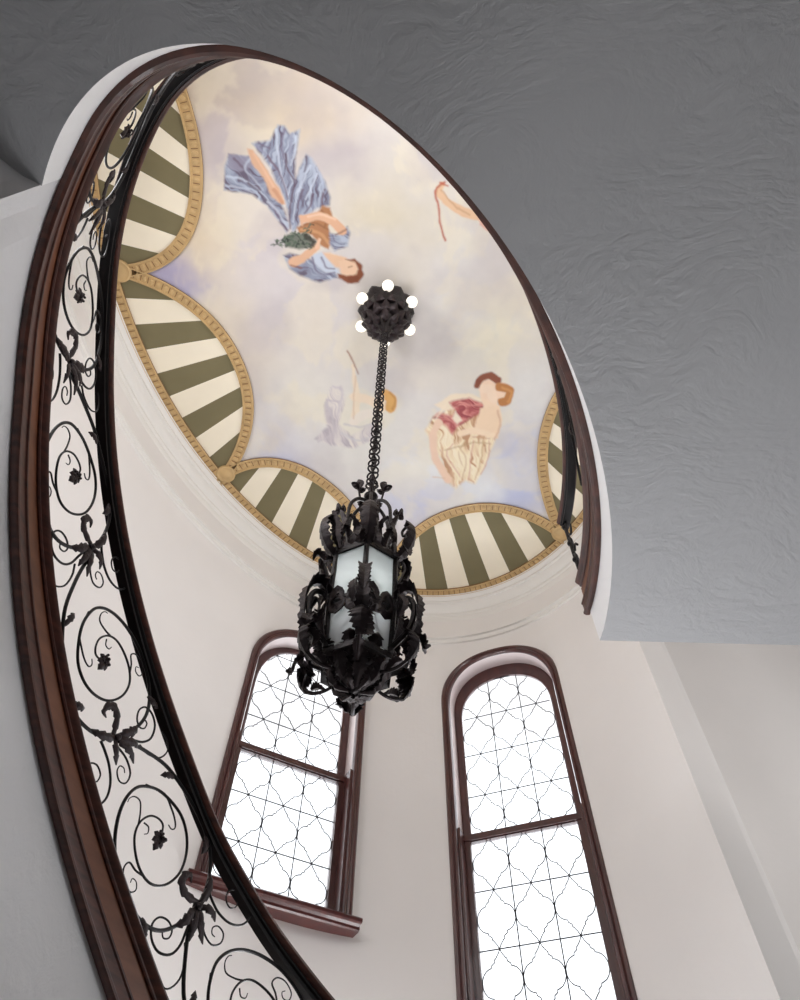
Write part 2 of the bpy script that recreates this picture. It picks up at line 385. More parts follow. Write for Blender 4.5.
# ceiling slab above the mural and the ring of cornice mouldings
mb = MB(); mb.box((0.4, 0.6, HC + 0.20), (14.4, 14.0, 0.28)); tag(mb.build('ceiling', M['wall'], smooth=False), 'plaster ceiling slab behind the painted mural', 'ceiling', kind='structure')
mb = MB(); prof = [(-0.02, 0.05), (-0.02, -0.015), (0.012, -0.03), (0.03, -0.05), (0.03, -0.075), (0.055, -0.08), (0.062, -0.11), (0.085, -0.15), (0.11, -0.17), (0.112, -0.20), (0.128, -0.21), (0.128, -0.26), (0.142, -0.28), (0.150, -0.28), (0.150, 0.05)]
mb.loft([[(*cel(t, o), HC + v) for o, v in prof] for t in np.linspace(0, 360, 181)[:-1]] + [[(*cel(360, o), HC + v) for o, v in prof]], False)
tag(mb.build('trim_cornice', M['cornice']), 'white stepped cornice moulding ringing the painted oval ceiling', 'cornice', kind='structure')
mb = MB(); prof = [(0.10, -0.56), (0.125, -0.565), (0.13, -0.60), (0.118, -0.62), (0.15, -0.63), (0.15, -0.56)]
mb.loft([[(*cel(t, o), HC + v) for o, v in prof] for t in np.linspace(0, 360, 181)], False)
tag(mb.build('trim_picture_rail', M['cornice']), 'slim white moulding line on the wall just below the cornice', 'moulding', kind='structure')

# ------------------------------------------------------------------ windows
def in_glass(u, z, a, zs, top, zb, nn=2.25):
    if z < zb or abs(u) > a: return False
    if z <= zs: return True
    return (abs(u) / a) ** nn + ((z - zs) / (top - zs)) ** nn <= 1
QF = [(0, .5), (.05, .43), (.13, .355), (.155, .345), (.16, .30), (.195, .285), (.24, .26), (.245, .225), (.30, .215), (.38, .185), (.445, .13), (.485, .06), (.5, 0)]
def make_window(i, w, label):
    W = empty('window_%d' % (i + 1), (w['p0'][0], w['p0'][1], w['zb'])); tag(W, label, 'window', kind='structure')
    P = lambda u, z, d: (*wpos(w, u, d), z)
    zs, top, zb, tr = w['zs'], w['top'], w['zb'], w['transom']
    def ring(mb, specs, m=0):   # specs: (half width, top, depth)
        mb.grid([[P(u, z, d) for u, z in outline(a, zs - (0.585 - a) * 0.5, tp, zb)] for a, tp, d in specs], m=m)
    mb = MB(); ring(mb, [(0.512, top - .075, .10), (0.507, top - .08, -.012), (0.515, top - .07, -.03), (0.532, top - .054, -.034), (0.54, top - .046, -.026), (0.552, top - .034, -.036), (0.572, top - .014, -.036), (0.585, top, -.022), (0.588, top, .30)])
    mb.build('casing', M['casing'], W)
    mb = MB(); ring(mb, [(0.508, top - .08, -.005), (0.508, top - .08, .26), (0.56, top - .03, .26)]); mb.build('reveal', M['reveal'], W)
    # stool and apron of the sill, carried across the casing
    mb = MB(); pr_ = [(-0.085, 0.0), (-0.095, -0.012), (-0.09, -0.03), (-0.07, -0.036), (-0.055, -0.05), (-0.05, -0.066), (-0.035, -0.074), (0.26, -0.074), (0.26, 0.0)]
    mb.loft([[P(u, zb + v, d) for d, v in pr_] for u in (-0.635, 0.635)], True); mb.build('sill', M['casing'], W, smooth=False)
    # sashes
    ga = 0.44; gtop = w['gtop']; gzs = zs - 0.12
    for up in (True, False):
        d0 = 0.15 if up else 0.105
        sash = MB()
        if up:
            z0 = tr + 0.0
            rings = []
            for a, tp, d in ((0.510, top - .078, d0 + .04), (0.510, top - .078, d0), (0.452, gtop + .008, d0), (0.44, gtop, d0 + .012), (0.44, gtop, d0 + .04)):
                rings.append([P(u, z, d) for u, z in outline(a, gzs if a < .5 else zs - .0375, tp, z0)])
            sash.grid(rings)
            sash.box(P(0, tr + 0.035, d0 + 0.02), (1.0, 0.045, 0.07), (Vector((*w['t'], 0)), Vector((*w['n'], 0)), Vector((0, 0, 1))))
            box_z0, box_z1 = tr + .07, gtop
        else:
            X = (Vector((*w['t'], 0)), Vector((*w['n'], 0)), Vector((0, 0, 1)))
            for s_ in (-1, 1):
                sash.box(P(s_ * 0.473, (zb + tr) / 2, d0 + .02), (0.066, 0.045, tr - zb), X)
                sash.box(P(s_ * 0.452, (zb + tr) / 2, d0 + .03), (0.03, 0.035, tr - zb), X)
            sash.box(P(0, tr + 0.01, d0 + 0.015), (1.01, 0.055, 0.05), X)
            sash.box(P(0, tr - 0.013, d0 + 0.02), (0.94, 0.03, 0.02), X)
            sash.box(P(0, zb + 0.035, d0 + 0.02), (1.01, 0.045, 0.07), X)
            # inner stop beside the lower sash, darker wood down the jamb
            for s_ in (-1, 1): sash.box(P(s_ * 0.497, (zb + tr + .05) / 2, d0 / 2 + 0.0), (0.018, d0 + 0.01, tr - zb + .05), X)
            box_z0, box_z1 = zb + .07, tr - .01
        so = sash.build('upper_sash' if up else 'lower_sash', M['casing'], W, smooth=False)
        # pane
        dg_ = d0 + 0.03; pane = MB()
        if up: ol = outline(0.442, gzs, gtop + .004, tr + .03)
        else: ol = [(-.442, zb + .05), (-.442, tr), (.442, tr), (.442, zb + .05)]
        pane.loft([[P(u, z, d) for u, z in ol] for d in (dg_, dg_ + .004)], True); pane.build('pane', M['pane'], so, smooth=False)
        # lead cames: straight bars and the ogee quatrefoil lattice
        la = MB(); cw = 0.2925; ch = w['ch']; z0r = tr
        ok = lambda u, z: (in_glass(u, z, ga, gzs, gtop, tr) if up else (zb + .05 < z < tr and abs(u) <= ga + .002))
        def run(pts, r):
            cur = []
            for u, z in pts:
                if ok(u, z): cur.append(P(u, z, dg_ - .006))
                else:
                    if len(cur) > 1: la.tube(cur, r, 5, True)
                    cur = []
            if len(cur) > 1: la.tube(cur, r, 5, True)
        for u in (-cw / 2, cw / 2): run([(u, z) for z in np.linspace(zb, top, 160)], 0.0048)
        zr0 = tr - 0.0; ks = range(0, 6) if up else range(-6, 1)
        for k in ks:
            z = zr0 + k * ch
            if k != 0: run([(u, z) for u in np.linspace(-ga, ga, 60)], 0.0048)
            zc = z + ch / 2 if up else z - ch / 2
            for cx in (-cw, 0, cw):
                for sx in (-1, 1):
                    for sz in (-1, 1):
                        pl = []
                        for (a0, b0), (a1, b1) in zip(QF[:-1], QF[1:]):
                            for q_ in (0, .34, .67): pl.append((cx + sx * cw * (a0 + (a1 - a0) * q_), zc + sz * ch * (b0 + (b1 - b0) * q_)))
                        pl.append((cx + sx * cw * .5, zc)); run(pl, 0.0040)
                for sx in (-.5, .5):
                    if ok(cx + sx * cw, zc): la.box(P(cx + sx * cw, zc, dg_ - .008), (.013, .008, .03), (Vector((*w['t'], 0)), Vector((*w['n'], 0)), Vector((0, 0, 1))))
                if ok(cx, z) : la.box(P(cx, z, dg_ - .008), (.012, .008, .018), (Vector((*w['t'], 0)), Vector((*w['n'], 0)), Vector((0, 0, 1))))
        la.build('came_lattice', M['lead'], so)
    return W
make_window(0, WIN[0], 'shorter arched leaded window with a projecting sill, partly behind the lantern and the handrail')
make_window(1, WIN[1], 'taller arched leaded window right of the lantern, running out of the bottom of the view')

# ------------------------------------------------------------------ wooden fascia round the well
def samples(t0, t1, step=0.05):
    s0, s1 = t2s(t0), t2s(t1); n = max(2, int((s1 - s0) / step)); return [s2t(s) for s in np.linspace(s0, s1, n + 1)]
def sweep(mb, t0, t1, prof, vfun=None, m=None):
    mb.loft([[(*well(t, o), hb(t) + (v if vfun is None else vfun(t, v))) for o, v in prof] for t in samples(t0, t1)], True, m)
fas = empty('trim_fascia', (*well(0), HW)); tag(fas, 'dark mahogany moulded fascia band curving round the oval well below the iron railing', 'fascia', kind='structure')
mb = MB(); sweep(mb, T0 - 1.2, T1, [(0.0, 0.0), (-.022, -.003), (-.034, .006), (-.034, .018), (-.026, .026), (-.024, .034), (-.024, .082), (-.030, .088), (-.030, .097), (-.016, .102), (0.0, .102)])
mb.build('lower_moulding', M['wood'], fas)
mb = MB(); sweep(mb, T0 - .6, T1, [(0.0, .098), (-.010, .098), (-.010, .212), (0.0, .212)]); mb.build('flat_board', M['wood_light'], fas)
mb = MB(); sweep(mb, T0, T1, [(0.0, .208), (-.018, .208), (-.022, .214), (-.022, .222), (-.032, .232), (-.040, .243), (-.042, .254), (-.036, .264), (-.022, .268), (.05, .268), (.05, .208)])
mb.build('upper_moulding', M['wood'], fas)

# ------------------------------------------------------------------ leaf helper
def leaf(mb, pts, side, width, lobes=5, jag=0.35, cup=0.25, thick=0.0025, tipw=0.05, m=None, nor=None):
    """a lobed metal leaf: pts = spine, side = sideways direction, closed thin solid"""
    pts = [Vector(p) for p in pts]; n = len(pts); side = Vector(side).normalized(); top = []; bot = []
    L = n - 1
    for i, p in enumerate(pts):
        k = i / L; t = (pts[min(i + 1, L)] - pts[max(i - 1, 0)]).normalized()
        s = side - t * side.dot(t)
        if s.length < 1e-5: s = t.orthogonal()
        s.normalize(); nn_ = t.cross(s)
        base = (sin(pi * (k * 0.93 + 0.035)) ** 0.75) * (1 - tipw) + tipw
        saw = 1 - jag * ((k * lobes) % 1.0)
        w_ = width * 0.5 * base * saw
        row = []
        for q in (-1, -.55, 0, .55, 1): row.append(p + s * (q * w_) + nn_ * (cup * w_ * q * q + (0.0 if q else -0.12 * w_)))
        top.append([v + nn_ * thick for v in row]); bot.append([v - nn_ * thick for v in row])
    rings = [a + b_[::-1] for a, b_ in zip(top, bot)]
    mb.loft(rings, True, m)
def arc_pts(c, r0, r1, a0, a1, n, sx=1.0, sy=1.0):
    return [(c[0] + sx * (r0 + (r1 - r0) * i / n) * cos(R(a0 + (a1 - a0) * i / n)), c[1] + sy * (r0 + (r1 - r0) * i / n) * sin(R(a0 + (a1 - a0) * i / n))) for i in range(n + 1)]
def crom(P_, n=8):
    P_ = [np.array(p, float) for p in P_]; Q = [2 * P_[0] - P_[1]] + P_ + [2 * P_[-1] - P_[-2]]; out = []
    for i in range(1, len(Q) - 2):
        for j in range(n):
            t = j / n; a, b_, c_, d = Q[i - 1:i + 3]
            out.append(0.5 * ((2 * b_) + (-a + c_) * t + (2 * a - 5 * b_ + 4 * c_ - d) * t * t + (-a + 3 * b_ - 3 * c_ + d) * t ** 3))
    out.append(P_[-1]); return [tuple(p) for p in out]

# ------------------------------------------------------------------ iron railing
VB = 0.271                                       # foot of the iron panel above the fascia's underside
rail = empty('stair_railing', (*well(0), HW + 0.4)); tag(rail, 'black wrought iron scroll railing with a dark wooden handrail, curving up round the stairwell', 'railing')
mb = MB()
def rp(t, prof): return [(*well(t, o), hb(t) + railv(t) + v) for o, v in prof]
prof = [(-.036, .008), (-.040, .022), (-.035, .038), (-.015, .052), (.008, .056), (.032, .052), (.050, .038), (.054, .022), (.050, .008), (.036, 0), (-.026, 0)]
mb.loft([rp(t, prof) for t in samples(T0, T1)], True); mb.build('handrail', M['wood'], rail)
mb = MB(); prof = [(-.022, -.001), (.038, -.001), (.038, -.014), (.026, -.02), (.026, -.032), (.032, -.036), (.032, -.046), (-.018, -.046), (-.018, -.036), (-.012, -.032), (-.012, -.02), (-.022, -.014)]
mb.loft([rp(t, prof) for t in samples(T0, T1)], True); mb.build('top_bar', M['iron'], rail)
mb = MB(); mb.loft([[(*well(t, o), hb(t) + v) for o, v in ((-.02, VB), (.02, VB), (.02, VB + .014), (-.02, VB + .014))] for t in samples(T0, T1)], True); mb.build('bottom_bar', M['iron'], rail)
mb = MB(); zt = HW + railv(T0) - .03; a = well(T0 + .7)
mb.tube([(a[0], a[1], HW + .36), (a[0], a[1], zt)], 0.013, 8)
for z in (HW + .45, HW + .62, HW + .80): mb.sphere((a[0], a[1], z), 0.022, n=8)
for z, d in ((HW + .33, -1), (HW + .50, 1), (HW + .68, -1)):
    sp = [on_rail(t2s(T0) + .03 + .05 * k_ + .02, z - HW + d * (.10 * k_ - .09 * k_ * k_)) for k_ in np.linspace(0, 1.3, 9)]; mb.tube(sp, .008, 6)
    sp = [on_rail(t2s(T0) + .02 + .03 * sin(k_), z - HW + .05 + .04 * k_) for k_ in np.linspace(0, 3.2, 9)]; mb.tube(sp, .009, 6)
mb.build('end_post', M['iron'], rail)

rng = random.Random(4)
def mid(s): return (VB + railv(s2t(s)) - .046) / 2
_ss = np.linspace(-7.2, 3.2, 2081); _hz = np.array([hb(s2t(q)) for q in _ss]); _S3 = np.r_[0, np.cumsum(np.hypot(np.diff(_ss), np.diff(_hz)))]
def s3(s): return float(np.interp(s, _ss, _S3))
def s_of(l): return float(np.interp(l, _S3, _ss))
def slope_at(s): return math.atan((hb(s2t(s - .3)) - hb(s2t(s + .3))) / .6)
def rmap(s0, th, sg, a, b_, o=0.0):
    """point of the flat scroll drawing (a along the slope, b across it) on the curved railing"""
    b_ = b_ * sg; q = s0 + a * cos(th) + b_ * sin(th); return on_rail(q, mid(q) + b_ / cos(th), o)
def rtube(mb, uv, r0, r1, u, sides=7, flat=1.0, n=4):
    uv = crom(uv, n); n = len(uv); mb.tube([rmap(*u, x, y) for x, y in uv], [r0 + (r1 - r0) * i / (n - 1) for i in range(n)], sides, True, flat)
def rleaf(mb, uv, u, width, lobes, bend=0.02, n=8, cup=.3):
    uv = crom(uv, n) if len(uv) < 9 else uv; n = len(uv)
    pts = [rmap(*u, x, y, -(bend * sin(pi * i / (n - 1)))) for i, (x, y) in enumerate(uv)]
    nn_ = Vector((*(well(s2t(u[0]), 1) - well(s2t(u[0]), 0)), 0)).normalized()
    pts = [Vector(p) for p in pts]; L = n - 1; top = []; bot = []
    for i, p in enumerate(pts):
        k = i / L; t = (pts[min(i + 1, L)] - pts[max(i - 1, 0)]).normalized(); sd = t.cross(nn_).normalized(); n3 = sd.cross(t)
        base = (sin(pi * min(1, k * 0.9 + 0.10)) ** 0.7); w_ = width * .5 * base * (1 - .45 * ((k * lobes) % 1.0)); row = []
        for q in (-1, -.5, 0, .5, 1): row.append(p + sd * (q * w_) + n3 * (cup * w_ * (q * q - .3)))
        top.append([v + n3 * .0028 for v in row]); bot.append([v - n3 * .0028 for v in row])
    mb.loft([a + b_[::-1] for a, b_ in zip(top, bot)], True)
VOL = [(.315, .06), (.318, -.06), (.29, -.16), (.225, -.225), (.12, -.262), (.0, -.262), (-.105, -.225), (-.185, -.165), (-.232, -.095), (-.245, -.025), (-.225, .035), (-.185, .09), (-.12, .135),
       (-.04, .165), (.035, .158), (.1, .122), (.148, .062), (.165, -.005), (.155, -.075), (.115, -.13), (.05, -.152), (-.02, -.145), (-.08, -.118), (-.112, -.07), (-.112, -.01), (-.085, .03), (-.05, .045), (-.02, .025)]
STEM = [(-.48, -.06), (-.43, .02), (-.36, .10), (-.27, .18), (-.17, .225), (-.05, .258), (.06, .268), (.15, .252), (.225, .205), (.28, .14), (.315, .06)]
cl = [(-1.375, 1), (-.686, 1), (-.045, -1), (.59, 1), (1.235, -1), (1.90, 1)]
cl = [(-1.375, -1), (-.71, 1), (-.045, -1), (.59, 1), (1.235, -1), (1.90, 1)]
l0 = s3(-1.375); sgn = -1
while True:
    l0 -= .80; sgn = -sgn; q = s_of(l0)
    if q < -5.98: break
    cl.append((q, sgn))
for s0, sg in cl:
    u = (s0, slope_at(s0), sg); mb = MB()
    rtube(mb, VOL, .0085, .0042, u, 8, n=5)
    rtube(mb, STEM, .0085, .0075, u, 8)
    # tendrils thrown off inside and outside the volute
    rtube(mb, [(-.105, -.085), (-.14, -.055), (-.185, -.032), (-.215, -.05), (-.222, -.08), (-.212, -.098)], .0045, .002, u, 6)
    rtube(mb, [(-.235, .03), (-.16, .115), (-.085, .125), (-.035, .12), (-.008, .105), (-.012, .083), (-.035, .075)], .0052, .0025, u, 6)
    rtube(mb, [(.075, -.15), (.04, -.175), (.0, -.19), (.005, -.225), (.045, -.245), (.095, -.235), (.105, -.205), (.08, -.19), (.06, -.202), (.068, -.218)], .0045, .002, u, 6)
    rtube(mb, [(-.10, -.05), (-.075, -.035), (-.055, -.05), (-.06, -.07)], .0036, .002, u, 6)
    # scrolls filling the corners between two volutes
    rtube(mb, [(.30, .145), (.345, .138), (.407, .138), (.474, .160), (.518, .205), (.520, .262), (.456, .292), (.390, .275), (.363, .236), (.382, .202), (.422, .198), (.440, .225), (.430, .246)], .006, .003, u, 7)
    rtube(mb, [(.335, .07), (.355, .06), (.415, .032), (.478, .035), (.505, .075), (.485, .108), (.445, .105), (.43, .08), (.446, .062), (.466, .066)], .005, .0025, u, 6)
    rtube(mb, [(.317, .05), (.352, -.03), (.385, -.095), (.386, -.155), (.345, -.205), (.29, -.212), (.25, -.185), (.248, -.14), (.28, -.107), (.318, -.105), (.334, -.132), (.32, -.158), (.300, -.152), (.304, -.138)], .006, .003, u, 7)
    rtube(mb, [(.39, -.07), (.44, -.10), (.482, -.16), (.476, -.225), (.43, -.25), (.385, -.24)], .005, .003, u, 6)
    o = mb.build('scroll', M['iron'], rail)
    mb = MB(); J = (.316, .055)
    rleaf(mb, [J, (.318, .0), (.322, -.05), (.31, -.095)], u, .05, 4)
    rleaf(mb, [J, (.34, .025), (.375, -.03), (.40, -.05)], u, .042, 4)
    rleaf(mb, [J, (.30, .11), (.27, .16), (.235, .19)], u, .045, 4)
    rleaf(mb, [J, (.345, .085), (.385, .10), (.42, .10)], u, .04, 3)
    rleaf(mb, [J, (.35, .04), (.40, .01), (.45, .0)], u, .045, 4)
    rleaf(mb, [(.31, .075), (.275, .045), (.235, .02), (.195, .022), (.178, .052), (.192, .086), (.222, .078)], u, .046, 6, .012, 5)
    mb.sphere(rmap(*u, *J, -.01), .016, n=6)
    mb.build('acanthus_cluster', M['iron_leaf'], o)
    for pl_, w_ in (([(.10, .262), (.135, .225), (.15, .19)], .042), ([(-.20, .205), (-.225, .165), (-.24, .13)], .036), ([(.205, -.225), (.245, -.235), (.28, -.262)], .04)):
        mb = MB(); rleaf(mb, pl_, u, w_, 3, .012); mb.build('small_leaf', M['iron_leaf'], o)
    # serrated vine leaf in the eye of the volute
    mb = MB(); e = (-.012, .0); th = u[1]
    for a_, ln, w_ in ((0, .062, .040), (42, .045, .030), (-42, .045, .030), (95, .036, .030), (-95, .036, .030), (180, .028, .030)):
        aa = R(a_ - 62) ; pl_ = [(e[0] + q * ln * cos(aa), e[1] + sg * q * ln * sin(aa)) for q in (.02, .35, .7, 1)]
        rleaf(mb, pl_, u, w_, 3, .008, 4)
    for q in range(16): mb.sphere(rmap(*u, e[0] + rng.uniform(-.02, .025), e[1] + rng.uniform(-.025, .02), -rng.uniform(.004, .016)), .0065, n=4)
    mb.build('vine_leaf', M['iron_leaf'], o)

# ------------------------------------------------------------------ painted ceiling
def vnoise(x, y, seed=0):
    xi = np.floor(x).astype(int); yi = np.floor(y).astype(int); fx = x - xi; fy = y - yi
    fx = fx * fx * (3 - 2 * fx); fy = fy * fy * (3 - 2 * fy)
    def h(a, b_):
        n = (a * 374761393 + b_ * 668265263 + seed * 69069) & 0x7fffffff; n = (n ^ (n >> 13)) * 1274126177 & 0x7fffffff
        return ((n ^ (n >> 16)) & 0xffff) / 65535.0
    return (h(xi, yi) * (1 - fx) + h(xi + 1, yi) * fx) * (1 - fy) + (h(xi, yi + 1) * (1 - fx) + h(xi + 1, yi + 1) * fx) * fy
def fbm(x, y, seed=0, o=4):
    s_ = 0; a = 1; t = 0
    for i in range(o): s_ = s_ + a * vnoise(x * 2 ** i, y * 2 ** i, seed + i); t += a; a *= .5
    return s_ / t
def lin(c): return np.array(srgb(*c)[:3])
def sky_paint(X, Y):
    """clouds of the mural, laid out on the ceiling by photo position"""
    wx = (fbm(X / 40, Y / 40, 3) - .5) * 46; wy = (fbm(X / 40, Y / 40, 9) - .5) * 46; x = X + wx; y = Y + wy
    col = np.tile(lin((226, 219, 214)), (len(X), 1))
    f_ = fbm(X / 70, Y / 70, 21); k = np.clip((f_ - .4) * 3, 0, 1)[:, None]; col = col * (1 - k * .5) + lin((232, 220, 200)) * k * .5
    B = [(215, 95, 60, 55, (214, 196, 172), .8), (255, 75, 50, 25, (196, 186, 186), .6), (330, 95, 50, 30, (220, 208, 196), .7), (300, 120, 40, 40, (228, 210, 184), .6),
         (190, 230, 40, 55, (232, 214, 186), .7), (225, 330, 45, 60, (236, 222, 196), .75), (175, 285, 35, 20, (190, 184, 206), .9), (160, 265, 25, 18, (186, 178, 202), .8),
         (215, 140, 22, 40, (200, 190, 200), .5), (280, 300, 55, 60, (226, 218, 220), .6), (270, 240, 40, 30, (222, 212, 214), .6), (345, 160, 30, 20, (198, 186, 190), .6),
         (400, 160, 60, 40, (224, 216, 206), .6), (385, 215, 50, 30, (226, 214, 188), .6), (450, 290, 50, 60, (232, 228, 226), .5), (500, 330, 35, 40, (236, 230, 210), .6),
         (350, 430, 60, 40, (238, 234, 226), .7), (270, 440, 30, 30, (226, 224, 232), .6), (440, 510, 60, 25, (206, 206, 226), .6), (400, 500, 30, 20, (214, 214, 230), .6),
         (525, 470, 30, 45, (210, 212, 230), .8), (520, 500, 22, 22, (200, 202, 226), .8), (480, 490, 30, 16, (238, 238, 238), .7), (270, 465, 30, 12, (204, 204, 226), .6),
         (540, 400, 25, 40, (232, 230, 228), .6), (420, 470, 40, 20, (240, 238, 236), .7), (310, 390, 40, 30, (236, 230, 220), .6), (470, 240, 30, 30, (224, 220, 216), .5)]
    for cx, cy, rx, ry, c_, a_ in B:
        d = ((x - cx) / rx) ** 2 + ((y - cy) / ry) ** 2; k = (a_ * np.exp(-d * .9))[:, None]; col = col * (1 - k) + lin(c_) * k
    # crisp cloud rims
    f2 = fbm(x / 34, y / 34, 40, 5); k = (np.clip((f2 - .52) * 12, 0, 1) * .34)[:, None]; col = col * (1 - k) + lin((243, 232, 208)) * k
    f3 = fbm(X / 55, Y / 55, 77, 4); k = (np.clip((f3 - .5) * 5, 0, 1) * .30)[:, None]; col = col * (1 - k) + lin((196, 186, 190)) * k
    g_ = lin((224, 214, 206)); return np.clip((g_ + (col - g_) * 1.3) * .90, 0, 1)
def paint_mesh(name, pts, faces, cols, m_, parent, z):
    me = bpy.data.meshes.new(name); L = parent_loc(parent)
    me.from_pydata([(p[0] - L[0], p[1] - L[1], z + EYE - L[2]) for p in pts], [], faces)
    at = me.color_attributes.new('paint', 'FLOAT_COLOR', 'POINT'); at.data.foreach_set('color', np.asarray(cols, dtype=np.float32).ravel())
    me.materials.append(m_); o = bpy.data.objects.new(name, me); COL.objects.link(o); o.parent = parent; return o
mural = empty('ceiling_mural', (CC[0], CC[1], HC)); tag(mural, 'oval painted ceiling with clouds, draped figures and striped scallops in gilt borders', 'mural')
nr, na = 110, 300; pts = []; 
for i in range(nr + 1):
    for j in range(na):
        t = R(360 * j / na); k = max(i, 0.02) / nr; p = CC + CV @ np.array([CAX[0] * cos(t) * k, CAX[1] * sin(t) * k]); pts.append(p)
faces = [(i * na + j, i * na + (j + 1) % na, (i + 1) * na + (j + 1) % na, (i + 1) * na + j) for i in range(nr) for j in range(na)]
A = np.array(pts); X, Y = proj_arr(A[:, 0], A[:, 1], HC); c_ = sky_paint(X, Y)
paint_mesh('painted_sky', pts, faces, np.c_[c_, np.ones(len(c_))], M['mural'], mural, HC)

# scallops: eight lunettes of equal arc, each with radial stripes and a gilt border
_ca = np.linspace(0, 720, 5761); _cp = np.array([cel(t) for t in _ca]); _cs = np.r_[0, np.cumsum(np.hypot(*np.diff(_cp, axis=0).T))]
CPER = _cs[len(_cs) // 2]
def cs2t(s): return float(np.interp(s, _cs, _ca))
S_C = float(np.interp(154.5, _ca, _cs))
cus = [73.6, 113.1, 154.7, 209.2]
base_s = np.interp(209.2, _ca, _cs)
for j in range(8):
    s0 = base_s + (j - 8) * CPER / 8 + CPER; s1 = s0 + CPER / 8
    lun = None; P0 = cel(cs2t(s0)); P1 = cel(cs2t(s1)); PM = cel(cs2t((s0 + s1) / 2))
    mid_az = math.degrees(atan2(PM[0], PM[1])); Q = CC + (PM - CC) * (0.655 if mid_az < -60 else 0.63 if mid_az < -30 else 0.67)
    def inner(k):      # arc from cusp to cusp through the inward peak: a superellipse-like bow
        e = P0 * (1 - k) + P1 * k; bow = (1 - abs(2 * k - 1) ** 2.15); return e + (Q - (P0 + P1) / 2) * bow ** 0.86
    mb = MB(); ns = 9; sub = 8
    def out_for(k): return cel(cs2t(s0 + (s1 - s0) * k))
    ks = np.linspace(0, 1, 241); inn = np.array([inner(k) for k in ks])
    def hit_inner(k):      # stripe edges run towards the centre of the oval
        o_ = out_for(k); d = CC - o_; d /= np.linalg.norm(d); n_ = np.array([-d[1], d[0]])
        sd = (inn - o_) @ n_; al = (inn - o_) @ d; idx = np.where(np.sign(sd[:-1]) != np.sign(sd[1:]))[0]
        if len(idx) == 0: return o_
        i = idx[0]; f_ = sd[i] / (sd[i] - sd[i + 1] + 1e-12); return inn[i] * (1 - f_) + inn[i + 1] * f_
    for q in range(ns):
        r0 = []; 
        for i in range(sub + 1):
            k = (q + i / sub) / ns; k = min(max(k, 0.004), .996); a = out_for(k); b_ = hit_inner(k)
            r0.append([(a[0], a[1], HC - .004), (b_[0], b_[1], HC - .004)])
        mb.grid(r0, m=q % 2)
    lun = mb.build('lunette', [M['olive'], M['cream']], mural, smooth=False, recalc=False)
    mb = MB()
    def strip(curve, w0, w1, n, cen):
        """relief band between the offsets w0..w1 of a curve, with egg-shaped ornaments"""
        P_ = [curve(k) for k in np.linspace(0, 1, n + 1)]; rows = [[] for _ in range(n + 1)]
        for i, p in enumerate(P_):
            t = P_[min(i + 1, n)] - P_[max(i - 1, 0)]; t /= np.linalg.norm(t) + 1e-9; nn_ = np.array([-t[1], t[0]])
            if nn_ @ (cen - p) < 0: nn_ = -nn_
            w_ = w1 - w0
            for f_, dz in ((0, -.004), (0, -.020), (.10, -.022), (.13, -.012), (.87, -.012), (.90, -.022), (1, -.020), (1, -.004)):
                pp = p + nn_ * (w0 + w_ * f_); rows[i].append((pp[0], pp[1], HC + dz))
        for i in range(n):
            b = len(mb.v)
            for r_ in (rows[i], rows[i + 1]):
                for p in r_: mb.vert(p)
            for q in range(7): mb.face((b + q, b + q + 1, b + 8 + q + 1, b + 8 + q), 1 if q in (0, 6) else 0)
        # ornaments
        L = sum(np.linalg.norm(P_[i + 1] - P_[i]) for i in range(n)); cnt = int(L / .062); acc = np.r_[0, np.cumsum([np.linalg.norm(P_[i + 1] - P_[i]) for i in range(n)])]
        for c_ in range(cnt):
            k = np.interp((c_ + .5) * L / cnt, acc, np.linspace(0, 1, n + 1)); p = curve(k); t = curve(min(1, k + .01)) - curve(max(0, k - .01)); t /= np.linalg.norm(t) + 1e-9
            nn_ = np.array([-t[1], t[0]]); nn_ = nn_ if nn_ @ (cen - p) > 0 else -nn_; p = p + nn_ * (w0 + w1) / 2
            rr = [(1, -.011), (.8, -.020), (.4, -.023)]; rings = []
            for s_, dz in rr:
                rings.append([(p[0] + t[0] * .019 * s_ * cos(a) + nn_[0] * .030 * s_ * sin(a), p[1] + t[1] * .019 * s_ * cos(a) + nn_[1] * .030 * s_ * sin(a), HC + dz) for a in np.linspace(0, 2 * pi, 9)[:-1]])
            mb.loft(rings, True, 0)
            pd = p + t * L / cnt / 2; mb.box((pd[0], pd[1], HC - .013), (.006, .055, .006), (Vector((t[0], t[1], 0)), Vector((nn_[0], nn_[1], 0)), Vector((0, 0, 1))), 1)
    strip(out_for, .0, .105, 60, CC)
    strip(inner, -.045, .06, 70, CC)
    mb.build('border', [M['gold'], M['gold_dark']], lun, smooth=False)
    # boss covering the cusp where two scallops meet
    cc_ = P0 + (CC - P0) / np.linalg.norm(CC - P0) * .135; mb = MB()
    mb.lathe((cc_[0], cc_[1], HC), [(.095, -.004), (.095, -.024), (.082, -.030), (.070, -.024), (.05, -.026), (.03, -.036), (.01, -.038)][::-1], 20); mb.build('cusp_boss', M['gold'], lun)

